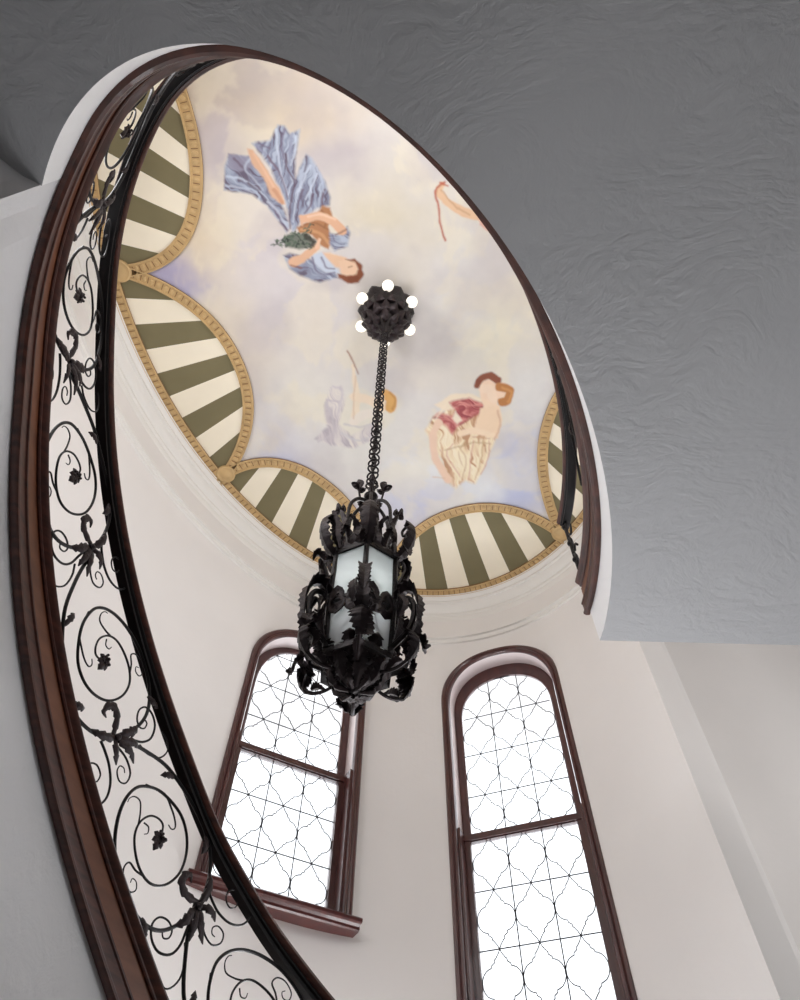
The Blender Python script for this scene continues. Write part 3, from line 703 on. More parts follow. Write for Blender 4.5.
# draped figures painted on the sky: brush strokes in soft colours
class Paint:
    def __init__(self, x0, y0, x1, y1, res=0.8):
        self.b = (x0, y0, x1, y1); self.nx = int((x1 - x0) / res) + 1; self.ny = int((y1 - y0) / res) + 1
        gx, gy = np.meshgrid(np.linspace(x0, x1, self.nx), np.linspace(y0, y1, self.ny)); self.gx, self.gy = gx, gy
        wx = (fbm(gx / 6, gy / 6, 5, 3) - .5) * 2.0; wy = (fbm(gx / 6, gy / 6, 8, 3) - .5) * 2.0; self.x = gx + wx; self.y = gy + wy
        X, Y = gx.ravel(), gy.ravel(); self.c = sky_paint(X, Y).reshape(self.ny, self.nx, 3); self.a = np.zeros((self.ny, self.nx))
    def blend(self, k, col):
        c_ = lin(col) if isinstance(col, tuple) else col
        self.c = self.c * (1 - k[..., None]) + c_ * k[..., None]; self.a = self.a + (1 - self.a) * k
    def stroke(self, pl, w0, w1, col, al=1.0, soft=1.0):
        pl = crom(pl, 5) if len(pl) > 2 else pl; d = np.full(self.x.shape, 1e9); n = len(pl) - 1
        for i in range(n):
            (ax_, ay), (bx, by) = pl[i], pl[i + 1]; dx, dy = bx - ax_, by - ay; L2 = dx * dx + dy * dy + 1e-9
            t = np.clip(((self.x - ax_) * dx + (self.y - ay) * dy) / L2, 0, 1); w_ = (w0 + (w1 - w0) * (i + t) / n) / 2
            d = np.minimum(d, np.hypot(self.x - ax_ - t * dx, self.y - ay - t * dy) - w_)
        self.blend(al * np.clip(.5 - d / (2 * soft), 0, 1), col)
    def drape(self, pl, cols, ang, f=3.2, al=1.0, warp=5.0, seed=1, edge=2.5):
        """cloth: folds running along the angle, colours from dark to light"""
        a = R(ang); wx = (fbm(self.gx / 14, self.gy / 14, seed + 50, 3) - .5) * warp * 3; u = (self.gx * sin(a) - self.gy * cos(a) + wx) / f; v = (self.gx * cos(a) + self.gy * sin(a)) / (f * 9)
        n_ = fbm(u, v, seed, 3); n_ = np.clip((n_ - .28) / .44, 0, 1); k = n_ * (len(cols) - 1); i0 = np.clip(k.astype(int), 0, len(cols) - 2); fr = (k - i0)[..., None]
        C_ = np.array([lin(c_) for c_ in cols]); col = C_[i0] * (1 - fr) + C_[i0 + 1] * fr
        self.poly(pl, col, al, 1.6)
    def poly(self, pl, col, al=1.0, soft=1.2):
        n = len(pl); inside = np.zeros(self.x.shape, bool); d = np.full(self.x.shape, 1e9)
        for i in range(n):
            (ax_, ay), (bx, by) = pl[i], pl[(i + 1) % n]; dx, dy = bx - ax_, by - ay
            c_ = ((ay > self.y) != (by > self.y)) & (self.x < dx * (self.y - ay) / (dy + 1e-12) + ax_); inside ^= c_
            t = np.clip(((self.x - ax_) * dx + (self.y - ay) * dy) / (dx * dx + dy * dy + 1e-9), 0, 1); d = np.minimum(d, np.hypot(self.x - ax_ - t * dx, self.y - ay - t * dy))
        d = np.where(inside, -d, d); self.blend(al * np.clip(.5 - d / (2 * soft), 0, 1), col)
    def build(self, name, label, dz=.0012):
        X, Y = self.gx.ravel(), self.gy.ravel(); h = HC - dz
        d0 = (X - PPX) / FPX; d1 = -(Y - PPY) / FPX; D = np.stack([d0, d1, -np.ones(len(X))], 1)
        wx, wy, wz = D @ _r, D @ _f, D @ _u; pts = np.stack([wx / wz * h, wy / wz * h], 1)
        # trim the grid to painted cells inside the oval
        q = (pts - CC) @ CV / CAX; inside = (np.hypot(q[:, 0], q[:, 1]) < .99); al = np.clip(self.a.ravel(), 0, 1)
        keep = (al > .01) & inside; K = keep.reshape(self.ny, self.nx); cell = K[:-1, :-1] | K[1:, :-1] | K[:-1, 1:] | K[1:, 1:]
        ins = inside.reshape(self.ny, self.nx); cell &= ins[:-1, :-1] & ins[1:, 1:]
        ii, jj = np.nonzero(cell); a = ii * self.nx + jj; F = np.stack([a, a + 1, a + self.nx + 1, a + self.nx], 1); used = np.unique(F); mp_ = -np.ones(len(X), int); mp_[used] = np.arange(len(used))
        o = paint_mesh(name, pts[used], [tuple(f_) for f_ in mp_[F].tolist()], np.c_[self.c.reshape(-1, 3)[used], np.ones(len(used))], M['figure'], mural, h)
        tag(o, label); return o

# figure in pale blue drapery, carrying a basket of greenery, head towards the canopy
BLUE = [(104, 94, 112), (128, 130, 150), (146, 152, 172), (160, 168, 186), (178, 186, 202)]
p = Paint(216, 115, 372, 292); Z = lambda x, y: (200 + x / 4.444, 100 + y / 4.444)
def ZL(*a): return [Z(x, y) for x, y in a]
p.drape(ZL((105, 400), (110, 290), (125, 240), (215, 250), (300, 330), (350, 420), (400, 560), (385, 590), (300, 470), (230, 420)), BLUE, 40, 3.0, seed=3)
p.drape(ZL((230, 190), (310, 180), (345, 110), (375, 115), (400, 150), (445, 130), (425, 250), (425, 350), (470, 240), (500, 260), (555, 360), (580, 430), (575, 470), (520, 480), (450, 540), (410, 590), (375, 440), (300, 280)), BLUE, 100, 3.0, seed=6)
p.poly(ZL((125, 240), (215, 250), (240, 290), (180, 320), (120, 300)), (146, 142, 160), .8)
for pl, c_ in (((( 120, 340), (180, 350), (250, 390), (300, 440)), (196, 206, 220)), (((115, 380), (180, 390), (250, 415)), (190, 198, 214)), (((150, 260), (220, 330), (270, 400)), (104, 88, 106)),
               (((215, 370), (260, 400)), (96, 82, 98)), (((340, 130), (345, 220), (360, 330), (390, 420)), (205, 212, 226)), (((375, 130), (365, 200), (375, 280)), (120, 108, 130)),
               (((380, 240), (390, 310), (420, 370), (400, 470), (400, 570)), (92, 66, 82)), (((260, 190), (310, 215)), (110, 98, 120)), (((410, 150), (400, 220), (395, 290)), (150, 152, 174)),
               (((430, 160), (420, 230), (405, 290)), (206, 214, 228)), (((470, 250), (475, 280), (465, 320)), (86, 66, 84)), (((490, 290), (455, 370), (430, 430), (415, 540)), (200, 208, 222)),
               (((520, 330), (495, 390), (470, 440)), (206, 214, 228)), (((455, 400), (440, 450), (435, 480)), (100, 78, 96)), (((500, 420), (490, 470), (465, 505)), (104, 78, 96)),
               (((555, 400), (540, 440), (545, 470)), (100, 70, 84)), (((520, 300), (545, 370), (550, 410)), (186, 194, 212)), (((330, 480), (360, 540), (390, 580)), (108, 90, 112)),
               (((300, 450), (350, 500), (390, 570)), (196, 202, 216)), (((250, 200), (310, 260), (345, 320)), (150, 150, 172)), (((300, 250), (345, 310), (370, 370), (390, 440)), (110, 88, 104)),
               (((240, 240), (200, 300), (230, 340), (280, 400)), (182, 190, 206))):
    p.stroke(ZL(*pl), 2.4, 1.2, c_, .8)
p.poly(ZL((208, 215), (235, 225), (280, 280), (315, 340), (350, 390), (378, 462), (350, 455), (318, 430), (285, 350), (230, 280)), (214, 172, 142)); p.stroke(ZL((240, 240), (290, 320), (360, 440)), 1.6, 3, (230, 190, 160), .7)
p.stroke(ZL((330, 400), (365, 455)), 4, 3, (196, 140, 108), .7)
p.poly(ZL((540, 470), (580, 480), (590, 520), (570, 560), (585, 620), (570, 665), (530, 640), (500, 600), (440, 590), (430, 565), (480, 540), (520, 510)), (176, 124, 86)); p.stroke(ZL((450, 575), (530, 590), (575, 640)), 3, 3, (206, 156, 112), .8)
p.stroke(ZL((450, 560), (510, 545), (570, 575)), 1.4, 1.2, (130, 84, 58), .7); p.stroke(ZL((540, 490), (560, 520), (555, 560)), 1.4, 1.4, (136, 88, 60), .8)
p.drape(ZL((575, 590), (620, 600), (655, 560), (665, 590), (655, 650), (600, 670), (575, 640)), BLUE, 20, 2.5, seed=9); p.stroke(ZL((590, 600), (600, 630), (640, 640)), 1.2, 1, (110, 100, 124), .8)
p.stroke(ZL((465, 530), (530, 515), (590, 540), (630, 580)), 7.5, 9.5, (222, 176, 144)); p.stroke(ZL((480, 520), (540, 508), (600, 530)), 2, 2.5, (238, 204, 176), .8); p.stroke(ZL((450, 520), (455, 555)), 4, 2, (220, 176, 146)); p.stroke(ZL((605, 600), (650, 575)), 1.6, 1.2, (120, 78, 60), .8)
p.drape(ZL((370, 690), (400, 680), (480, 700), (600, 760), (610, 790), (530, 810), (440, 780), (400, 750)), BLUE, 30, 2.6, seed=12); p.poly(ZL((490, 690), (540, 675), (600, 720), (620, 770), (560, 770), (510, 730)), (196, 204, 218))
for pl in (((500, 700), (520, 760), (560, 775), (600, 765)), ((540, 700), (560, 745), (600, 750)), ((400, 700), (420, 740), (480, 745))): p.stroke(ZL(*pl), 1.8, 1.2, (102, 90, 116), .8)
p.stroke(ZL((415, 720), (460, 700), (520, 650)), 10, 7, (222, 178, 146)); p.stroke(ZL((520, 650), (530, 620)), 5, 3, (232, 192, 162)); p.stroke(ZL((405, 735), (450, 745)), 1.6, 1.4, (140, 92, 74), .8)
p.poly(ZL((545, 675), (620, 690), (650, 700), (640, 750), (600, 740), (560, 700)), (228, 190, 158))
p.poly(ZL((615, 715), (650, 705), (700, 718), (712, 760), (690, 790), (630, 785)), (232, 196, 166)); p.poly(ZL((645, 708), (690, 706), (722, 735), (727, 775), (705, 812), (655, 816), (615, 790), (612, 770), (650, 782), (690, 778), (706, 750), (690, 722)), (134, 78, 52)); p.stroke(ZL((690, 790), (670, 800)), 6, 6, (126, 70, 46)); p.stroke(ZL((660, 745), (675, 740)), 1.2, 1, (150, 100, 80), .8)
p.poly(ZL((385, 600), (440, 590), (490, 605), (512, 630), (495, 655), (440, 665), (385, 650), (365, 625)), (88, 98, 86), .9)
for q in range(110):
    a = rng.uniform(0, 1); x = 330 + a * 170 + rng.uniform(-10, 10); y = 605 + (1 - a) * 30 + rng.uniform(-1, 1) * (10 + a * 45); p.stroke(ZL((x, y), (x + rng.uniform(-12, 12), y + rng.uniform(-10, 10))), 1.6, .8, rng.choice([(62, 78, 66), (84, 100, 84), (48, 58, 50), (106, 120, 100)]), .85, .7)
p.stroke(ZL((470, 605), (505, 625), (500, 645)), 5, 4, (58, 50, 44), .8)
p.build('painted_figure', 'figure in pale blue drapery holding a basket of greenery')

# seated figure in rose and cream drapery
CREAM = [(190, 146, 112), (214, 180, 146), (230, 206, 172), (236, 218, 186), (242, 228, 202)]
ROSE = [(150, 70, 76), (178, 94, 94), (196, 116, 112), (212, 144, 136)]
p = Paint(418, 368, 520, 494); Z = lambda x, y: (400 + x / 3.333, 360 + y / 3.333)
p.drape(ZL((85, 235), (110, 190), (150, 170), (170, 130), (220, 115), (270, 130), (300, 190), (330, 200), (320, 260), (290, 330), (270, 380), (250, 415), (220, 400), (185, 430), (150, 390), (140, 330), (110, 290)), CREAM, 75, 3.0, seed=4)
p.poly(ZL((115, 150), (170, 115), (230, 110), (280, 130), (260, 160), (200, 160), (150, 170)), (236, 220, 196))
p.drape(ZL((165, 140), (230, 125), (285, 150), (270, 180), (230, 195), (190, 225), (175, 250), (150, 215), (110, 195), (130, 175), (175, 185), (185, 170)), ROSE, 15, 2.4, seed=5); p.poly(ZL((185, 170), (205, 200), (190, 215), (175, 195)), (236, 222, 200))
for pl in (((180, 150), (220, 160), (275, 165)), ((200, 215), (240, 190), (275, 170)), ((130, 185), (165, 195), (180, 230))): p.stroke(ZL(*pl), 2.2, 1.2, (158, 76, 80), .7)
for pl in (((200, 140), (230, 150), (270, 152)), ((150, 188), (178, 210))): p.stroke(ZL(*pl), 1.8, 1.2, (218, 150, 140), .8)
p.stroke(ZL((290, 110), (300, 150), (300, 190)), 15, 12, (240, 212, 184)); p.poly(ZL((270, 160), (330, 150), (342, 200), (325, 260), (290, 255), (240, 245), (250, 215)), (238, 210, 180))
p.stroke(ZL((325, 170), (335, 215), (315, 265)), 2, 1.6, (212, 172, 142), .8); p.stroke(ZL((200, 245), (250, 235), (310, 250)), 6, 5, (240, 216, 188)); p.stroke(ZL((245, 255), (300, 262)), 1.4, 1.2, (204, 160, 130), .8)
p.stroke(ZL((130, 210), (110, 250), (120, 330), (160, 400)), 8, 7, (234, 202, 178)); p.stroke(ZL((135, 300), (160, 340), (180, 420)), 1.6, 1.4, (208, 166, 140), .7)
for i_, pl in enumerate((((170, 280), (150, 310), (170, 350), (200, 400)), ((210, 270), (190, 310), (210, 370)), ((240, 270), (230, 330), (225, 400)), ((270, 270), (265, 330), (245, 400)), ((290, 270), (290, 320), (265, 380)), ((190, 290), (215, 330), (200, 400)))):
    p.stroke(ZL(*pl), 3.4, 2, (242, 228, 198), .8); p.stroke([(x + 1.6, y) for x, y in ZL(*pl)], 1.1, .8, (196, 160, 116) if i_ % 2 else (206, 150, 132), .75)
p.stroke(ZL((150, 300), (190, 290), (250, 275), (300, 280)), 1.4, 1.2, (190, 160, 120), .7); p.stroke(ZL((110, 390), (150, 395)), 1.4, 1, (214, 180, 150), .6)
p.poly(ZL((258, 72), (300, 60), (350, 80), (355, 130), (320, 145), (280, 130)), (238, 208, 182)); p.stroke(ZL((275, 95), (300, 100), (310, 130)), 9, 9, (240, 214, 190)); p.stroke(ZL((255, 85), (270, 62), (300, 52), (325, 68)), 6, 8, (140, 82, 60)); p.stroke(ZL((262, 70), (256, 88)), 5, 3.5, (132, 74, 56)); p.stroke(ZL((330, 90), (365, 100), (355, 135), (340, 140)), 8, 9, (184, 124, 72)); p.stroke(ZL((340, 92), (372, 108), (360, 140)), 2, 2, (214, 156, 96), .7)
p.stroke(ZL((150, 150), (120, 200)), 3, 2, (240, 224, 200), .7)
p.build('painted_figure', 'seated figure in rose and cream drapery with auburn hair')

# pale figure raising one arm, behind the chain
p = Paint(312, 345, 400, 452); Z = lambda x, y: (300 + x / 3.333, 340 + y / 3.333)
p.drape(ZL((50, 330), (90, 290), (80, 220), (100, 160), (140, 150), (150, 200), (130, 280), (170, 320), (250, 270), (250, 330), (180, 360), (100, 350)), [(178, 168, 176), (200, 190, 194), (216, 208, 206), (228, 220, 212)], 70, 3.0, .9, seed=8)
for pl, c_ in ((((85, 210), (105, 250), (110, 310), (60, 340)), (200, 192, 196)), (((110, 155), (140, 170), (125, 250), (120, 310)), (204, 196, 200)), (((140, 310), (190, 335), (250, 320)), (204, 200, 202)), (((150, 280), (200, 290), (240, 280)), (206, 200, 200)), (((90, 200), (130, 205)), (196, 186, 192))): p.stroke(ZL(*pl), 2.4, 1.4, c_, .8)
p.stroke(ZL((180, 270), (190, 190), (180, 130), (178, 85)), 8, 3, (240, 222, 198), .9); p.stroke(ZL((180, 190), (230, 200), (270, 225)), 8, 9, (240, 220, 196), .9); p.stroke(ZL((180, 270), (210, 250), (250, 240)), 10, 8, (236, 226, 214), .9)
p.stroke(ZL((158, 38), (175, 65), (195, 112)), 1.5, 1.0, (150, 98, 72), .9); p.stroke(ZL((185, 120), (180, 200), (178, 260)), 1.1, 1, (214, 184, 154), .7)
p.stroke(ZL((285, 180), (305, 200), (300, 225)), 10, 10, (222, 172, 104)); p.stroke(ZL((270, 190), (272, 225)), 7, 7, (242, 216, 186)); p.stroke(ZL((300, 175), (318, 200), (308, 230)), 2, 2, (194, 140, 82), .8)
p.build('painted_figure', 'pale figure with golden hair raising a wand behind the chain')

# arm trailing a red ribbon at the edge of the well
p = Paint(428, 176, 500, 246); Z = lambda x, y: (400 + x / 2, y / 2)
p.stroke(ZL((85, 368), (78, 385), (100, 408), (130, 425), (165, 432)), 5, 11, (222, 186, 152)); p.stroke(ZL((82, 380), (110, 412), (140, 430)), 1.4, 1.4, (190, 144, 110), .7)
p.stroke(ZL((90, 364), (72, 380), (76, 410), (80, 445), (90, 480)), 2.2, 2.2, (178, 92, 70), .9); p.stroke(ZL((82, 366), (95, 372)), 2.4, 1.5, (186, 100, 78), .9); p.poly(ZL((150, 410), (200, 400), (200, 480), (160, 450)), (214, 160, 140), .9)
p.build('painted_figure', 'outstretched arm trailing a thin red ribbon')

# ------------------------------------------------------------------ ceiling canopy and its globe bulbs
AX = (-0.147, 1.870)
can = empty('ceiling_canopy', (AX[0], AX[1], HC)); tag(can, 'dark iron ceiling canopy ringed by six small white globe bulbs', 'ceiling light')
mb = MB(); fl = lambda a, z: 1 + .05 * cos(12 * a) + .03 * sin(7 * a + z * 30)
mb.lathe((AX[0], AX[1], HC), [(.02, -.0), (.20, -.002), (.225, -.03), (.235, -.07), (.23, -.12), (.20, -.17), (.205, -.21), (.17, -.27), (.15, -.34), (.10, -.40), (.085, -.48), (.055, -.53), (.045, -.60), (.02, -.64)], 48, rfun=fl)
mb.build('canopy_body', M['lamp_iron'], can)
mb = MB()
for tier, (r0, z0, ln, w_) in enumerate(((.09, -.40, .12, .085), (.145, -.30, .09, .085), (.055, -.52, .13, .07))):
    nL = 12 if tier < 2 else 8
    for j in range(nL):
        a = 2 * pi * (j + .5 * tier) / nL; pts_ = []
        for q in np.linspace(0, 1, 7): rr = r0 + ln * .75 * q; zz = z0 + ln * .7 * q - .04 * sin(pi * q) - (.03 * q * q); pts_.append((AX[0] + rr * cos(a), AX[1] + rr * sin(a), HC + zz))
        leaf(mb, pts_, (-sin(a), cos(a), 0), w_, 4)
mb.build('canopy_leaves', M['iron_leaf'], can)
for j in range(6):
    a = R(-87 + 60 * j); c_ = (AX[0] + .215 * cos(a), AX[1] + .215 * sin(a)); mb = MB()
    mb.tube([(AX[0] + .17 * cos(a), AX[1] + .17 * sin(a), HC - .13), (c_[0], c_[1], HC - .14)], [.028, .03], 12)
    sock = mb.build('bulb_holder', M['lamp_iron'], can)
    mb = MB(); mb.sphere((AX[0] + .243 * cos(a), AX[1] + .243 * sin(a), HC - .15), .05, n=14); tag(mb.build('globe_bulb', M['bulb'], sock), 'white globe bulb')

# ------------------------------------------------------------------ hanging lantern
ZT = 3.02
lan = empty('hanging_lantern', (AX[0], AX[1], 2.3)); tag(lan, 'black wrought iron lantern with frosted glass and curling leaves, hanging on a long chain', 'lantern')
def AP(phi, r, z):
    r = r if r < .145 else .145 + (r - .145) * .70
    z = z if z > 1.9 else 1.9 + (z - 1.9) * .80
    return (AX[0] + r * cos(phi), AX[1] + r * sin(phi), z)
# chain of wavy double links
zc = HC - .62; n_l = 0; ztop = zc; pitch = 0.068; zl = ztop
lk = None; i = 0
while zl > ZT + .02:
    mb = MB(); a = R(90 * (i % 2) + 25 * i); w_ = .013; h_ = .043
    pts_ = []
    for q in np.linspace(0, 2 * pi, 13): pts_.append((AX[0] + w_ * cos(q) * cos(a), AX[1] + w_ * cos(q) * sin(a), zl - pitch / 2 + h_ * sin(q)))
    mb.tube(pts_, .006, 6, False)
    # flat oval ring threaded on the link, tipped to alternate sides
    c2 = []; tl = .012 if i % 2 else -.012; rr = .028
    for q in np.linspace(0, 2 * pi, 15): c2.append((AX[0] + rr * cos(q), AX[1] + rr * .8 * sin(q), zl + tl * cos(q)))
    mb.tube(c2, .0052, 6, False); mb.build('chain_link', M['lamp_iron'], lan); zl -= pitch; i += 1
PH = [R(-85.5 + 60 * j) for j in range(6)]      # one corner faces the camera
RB = .145; ZU, ZM, ZL_ = 2.345, 2.02, 1.80
mb = MB()
for ph in PH:
    mb.tube([AP(ph, RB, ZU + .02), AP(ph, RB, ZM), AP(ph, RB * .93, ZL_ - .03)], [.011, .012, .012], 8)
    mb.tube([AP(ph, RB, ZU), AP(ph, RB + .012, ZU + .03)], [.02, .012], 8)
mb.build('corner_posts', M['lamp_iron'], lan)
for z, r_, t_ in ((ZU, RB, .012), (ZU + .02, RB * .96, .009), (ZM + .018, RB, .009), (ZM - .018, RB, .009), (ZL_ - .03, RB * .93, .012)):
    mb = MB()
    mb.loft([[(AX[0] + (r_ + dx) * cos(ph), AX[1] + (r_ + dx) * sin(ph), z + dz) for dx, dz in ((-t_, -t_), (t_, -t_), (t_, t_), (-t_, t_))] for ph in PH + [PH[0]]], False)
    mb.build('frame_ring', M['lamp_iron'], lan)
for j in range(6):
    a, b_ = PH[j], PH[(j + 1) % 6]
    for z0, z1, r0, r1 in ((ZM + .02, ZU, RB, RB), (ZL_ - .02, ZM - .02, RB * .93, RB)):
        mb = MB(); rr = .985
        A0, B0 = Vector(AP(a, r0 * rr, z0)), Vector(AP(b_, r0 * rr, z0)); A1, B1 = Vector(AP(a, r1 * rr, z1)), Vector(AP(b_, r1 * rr, z1)); nn_ = (B0 - A0).cross(A1 - A0).normalized() * .002
        mb.loft([[A0 - nn_, B0 - nn_, B1 - nn_, A1 - nn_], [A0 + nn_, B0 + nn_, B1 + nn_, A1 + nn_]], True); mb.build('glass_panel', M['frost'] if z1 > 2.1 else M['frost_clear'], lan, smooth=False)
def rad_pts(ph, rz): return [AP(ph, r_, z) for r_, z in rz]
def dleaf(mb, ph, rz, width, lobes=5, cup=.35, nn=9, tilt=0.0):
    width *= .8; lobes = round(lobes * 1.5)
    pts_ = rad_pts(ph, crom(rz, nn)); leaf(mb, pts_, (-sin(ph + tilt), cos(ph + tilt), 0), width, lobes, .42, cup, .002)
for j, ph in enumerate(PH):
    # roof rib with its leafed upper scroll
    mb = MB()
    mb.tube(rad_pts(ph, crom([(RB, ZU), (.14, 2.45), (.12, 2.56), (.115, 2.68), (.105, 2.78), (.065, 2.855), (.0, 2.88)], 6)), .009, 7)
    up = crom([(RB, 2.33), (.185, 2.36), (.225, 2.44), (.245, 2.50), (.222, 2.545), (.192, 2.525), (.195, 2.49), (.212, 2.485)], 5); mb.tube(rad_pts(ph, up), np.linspace(.011, .005, len(up)), 7)
    lo = crom([(RB, 2.02), (.19, 2.065), (.245, 2.05), (.268, 1.99), (.255, 1.92), (.215, 1.86), (.15, 1.81), (.09, 1.76)], 5); mb.tube(rad_pts(ph, lo), np.linspace(.011, .012, len(lo)), 7)
    c3 = crom([(.262, 1.98), (.235, 2.02), (.205, 2.00), (.205, 1.96), (.228, 1.955)], 5); mb.tube(rad_pts(ph, c3), np.linspace(.008, .004, len(c3)), 6)
    br = mb.build('bracket', M['lamp_iron'], lan)
    mb = MB()
    dleaf(mb, ph, [(.135, 2.33), (.20, 2.35), (.255, 2.42), (.275, 2.50), (.245, 2.565), (.205, 2.56)], .105, 6)
    dleaf(mb, ph + .16, [(.15, 2.36), (.19, 2.43), (.20, 2.51), (.24, 2.58)], .075, 5, tilt=.5)
    dleaf(mb, ph - .16, [(.15, 2.34), (.20, 2.31), (.25, 2.33), (.27, 2.28)], .07, 5, tilt=-.5)
    dleaf(mb, ph, [(.14, 2.06), (.20, 2.115), (.262, 2.095), (.292, 2.01), (.288, 1.93)], .115 if j else .07, 6)
    dleaf(mb, ph, [(.285, 2.0), (.285, 1.90), (.245, 1.83), (.19, 1.79)], .085, 5)
    dleaf(mb, ph + .18, [(.24, 1.88), (.285, 1.85), (.30, 1.79), (.335, 1.80)], .07, 4, tilt=.6)
    dleaf(mb, ph - .18, [(.20, 2.06), (.23, 2.0), (.20, 1.93)], .06, 4, tilt=-.6)
    dleaf(mb, ph, [(RB + .01, 2.20), (RB + .035, 2.13), (RB + .03, 2.06), (RB + .05, 2.00)], .075, 5)
    dleaf(mb, ph, [(RB + .01, 2.05), (RB + .03, 1.96), (RB + .015, 1.87), (RB - .01, 1.80)], .072, 6)
    dleaf(mb, ph, [(.13, 2.42), (.15, 2.50), (.135, 2.60), (.16, 2.67)], .07, 5)
    mb.build('bracket_leaves', M['iron_leaf'], br)
    # crown leaves and the flower spray on each rib
    mb = MB(); dleaf(mb, ph + .5, [(.04, 2.46), (.075, 2.55), (.05, 2.66), (.085, 2.74), (.11, 2.73)], .052, 6); dleaf(mb, ph + .5, [(.10, 2.36), (.125, 2.44), (.095, 2.52), (.13, 2.57)], .08, 4); dleaf(mb, ph, [(.10, 2.36), (.095, 2.46), (.115, 2.55), (.145, 2.56)], .07, 4)
    mb.build('crown_leaf', M['iron_leaf'], lan)
    mb = MB(); b0, tip = {0: ((.07, 2.86), (.10, 2.90)), 3: ((.07, 2.86), (.10, 2.90)), 1: ((.06, 2.86), (.072, 2.935)), 5: ((.06, 2.86), (.072, 2.935)), 2: ((.10, 2.80), (.16, 2.92)), 4: ((.10, 2.80), (.16, 2.92))}[j]
    if j in (2, 4): tip = (.145 + (.165 - .145) / .7, 2.90)
    mb.tube(rad_pts(ph, [b0, ((b0[0] + tip[0]) / 2, (b0[1] + tip[1]) / 2 - .006), tip]), .0055, 6)
    d = Vector((tip[0] - b0[0], tip[1] - b0[1])).normalized(); sz = .6 if j in (0, 3) else 1
    for sp in (-1.0, 0, 1.0):
        q = Vector((d[0] * cos(sp) - d[1] * sin(sp), d[0] * sin(sp) + d[1] * cos(sp))); ln = (.078 if sp == 0 else .05) * sz; e = (tip[0] + q[0] * ln, tip[1] + q[1] * ln)
        dleaf(mb, ph, [tip, ((tip[0] + e[0]) / 2, (tip[1] + e[1]) / 2), e], (.07 if sp == 0 else .045) * sz, 0, .5)
        pp = [Vector(p_) for p_ in rad_pts(ph, [tip, e])]; mid_ = pp[0].lerp(pp[1], .55)
        mb.sphere(mid_, .015 * sz if sp == 0 else .010 * sz, n=6, sz=1.4)
    mb.build('flower_spray', M['iron_leaf'], lan)
    # swag of pierced leaves across the middle band, leafy fringe below the upper ring
    a, b_ = PH[j], PH[(j + 1) % 6]; mb = MB()
    for k0, k1, hgt in ((.08, .50, -.05), (.92, .50, -.05), (.1, .42, .055), (.9, .58, .055)):
        P0, P1 = Vector(AP(a, RB + .012, ZM)), Vector(AP(b_, RB + .012, ZM)); pts_ = []
        for q in np.linspace(0, 1, 7): pp = P0.lerp(P1, k0 + (k1 - k0) * q); pp.z += hgt * sin(pi * q) ** .7; pts_.append(pp)
        leaf(mb, pts_, (0, 0, 1), .06, 4, .4, .2, .002)
    mb.build('leaf_band', M['iron_leaf'], lan); mb = MB()
    for k0, k1 in ((.05, .5), (.95, .5)):
        P0, P1 = Vector(AP(a, RB + .012, ZU)), Vector(AP(b_, RB + .012, ZU)); pts_ = []
        for q in np.linspace(0, 1, 6): pp = P0.lerp(P1, k0 + (k1 - k0) * q); pp.z += .02 * sin(pi * q); pts_.append(pp)
        leaf(mb, pts_, (0, 0, 1), .045, 4, .4, .2, .002)
    mb.build('leaf_fringe', M['iron_leaf'], lan)
# crown ring under the last link
mb = MB(); mb.lathe((AX[0], AX[1], 2.93), [(.01, -.03), (.03, -.02), (.036, 0), (.022, .02), (.014, .05), (.02, .07), (.008, .09)], 14); 
mb.tube([(AX[0] + .03 * cos(q), AX[1] + .008 * sin(q) * 0, 3.035 + .03 * sin(q)) for q in np.linspace(0, 2 * pi, 15)], .006, 6, False); mb.build('top_ring', M['lamp_iron'], lan)
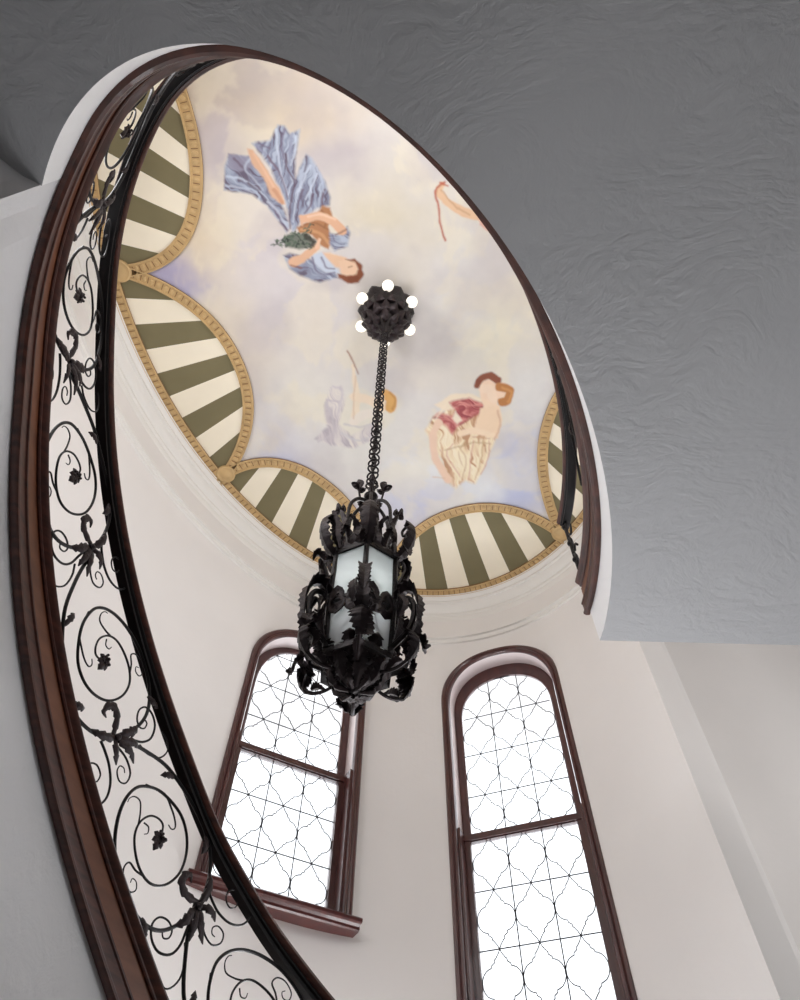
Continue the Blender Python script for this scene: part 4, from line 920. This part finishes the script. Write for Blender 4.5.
# lamp stem and holder inside, acanthus cup below
mb = MB(); mb.tube([AP(0, 0, 2.9), AP(0, 0, 2.42)], .007, 8); mb.lathe((AX[0], AX[1], 2.34), [(.012, .08), (.045, .07), (.06, .02), (.05, .0), (.02, -.02), (.016, -.08), (.01, -.085)], 14)
mb.build('lamp_stem', M['lamp_iron'], lan)
mb = MB(); mb.tube([(AX[0] + .075 * cos(q), AX[1] + .075 * sin(q), 1.95) for q in np.linspace(0, 2 * pi, 21)], .005, 6, False)
for q in (0, 2 * pi / 3, 4 * pi / 3): mb.tube([(AX[0] + .075 * cos(q), AX[1] + .075 * sin(q), 1.95), (AX[0] + .02 * cos(q), AX[1] + .02 * sin(q), 2.28)], .003, 5)
mb.build('candle_ring', M['lamp_iron'], lan)
mb = MB(); mb.sphere((AX[0], AX[1], 2.18), .035, n=12, sz=1.5); tag(mb.build('lantern_fill_bulb', M['fill_bulb'], lan), 'white bulb added inside the lantern to brighten its glass')  # unseen bulb, added so the glass panels look brighter
mb = MB(); mb.lathe((AX[0], AX[1], 1.69), [(.006, -.03), (.02, -.02), (.035, .0), (.06, .04), (.07, .09), (.06, .13), (.075, .155), (.06, .17), (.02, .175)], 20); cup_ = mb.build('bottom_cup', M['lamp_iron'], lan)
mb = MB()
for tier, (n_, r0, z0, r1, z1, w_) in enumerate(((8, .03, 1.60, .105, 1.72, .085), (8, .05, 1.68, .125, 1.80, .085), (6, .02, 1.60, .075, 1.66, .06))):
    for j in range(n_):
        ph = 2 * pi * (j + .5 * tier) / n_ + .2; dleaf(mb, ph, [(r0, z0), ((r0 + r1) / 2 + .02, (z0 + z1) / 2 - .02), (r1, z1 - .02), (r1 + .018, z1 + .0), (r1 + .012, z1 + .022)], w_, 5)
mb.build('cup_leaves', M['iron_leaf'], cup_)
for j, ph in enumerate(PH):
    mb = MB(); st = crom([(.07, 1.69), (.12, 1.665), (.18, 1.67), (.24, 1.70)], 5); mb.tube(rad_pts(ph, st), .007, 6)
    dleaf(mb, ph, [(.235, 1.69), (.27, 1.74), (.285, 1.80), (.25, 1.86), (.215, 1.88)], .12, 5); dleaf(mb, ph + .12, [(.23, 1.70), (.22, 1.76), (.26, 1.80)], .08, 4)
    dleaf(mb, ph, [(.12, 1.665), (.16, 1.70), (.20, 1.70)], .06, 4)
    mb.build('lower_leaf_spray', M['iron_leaf'], lan)
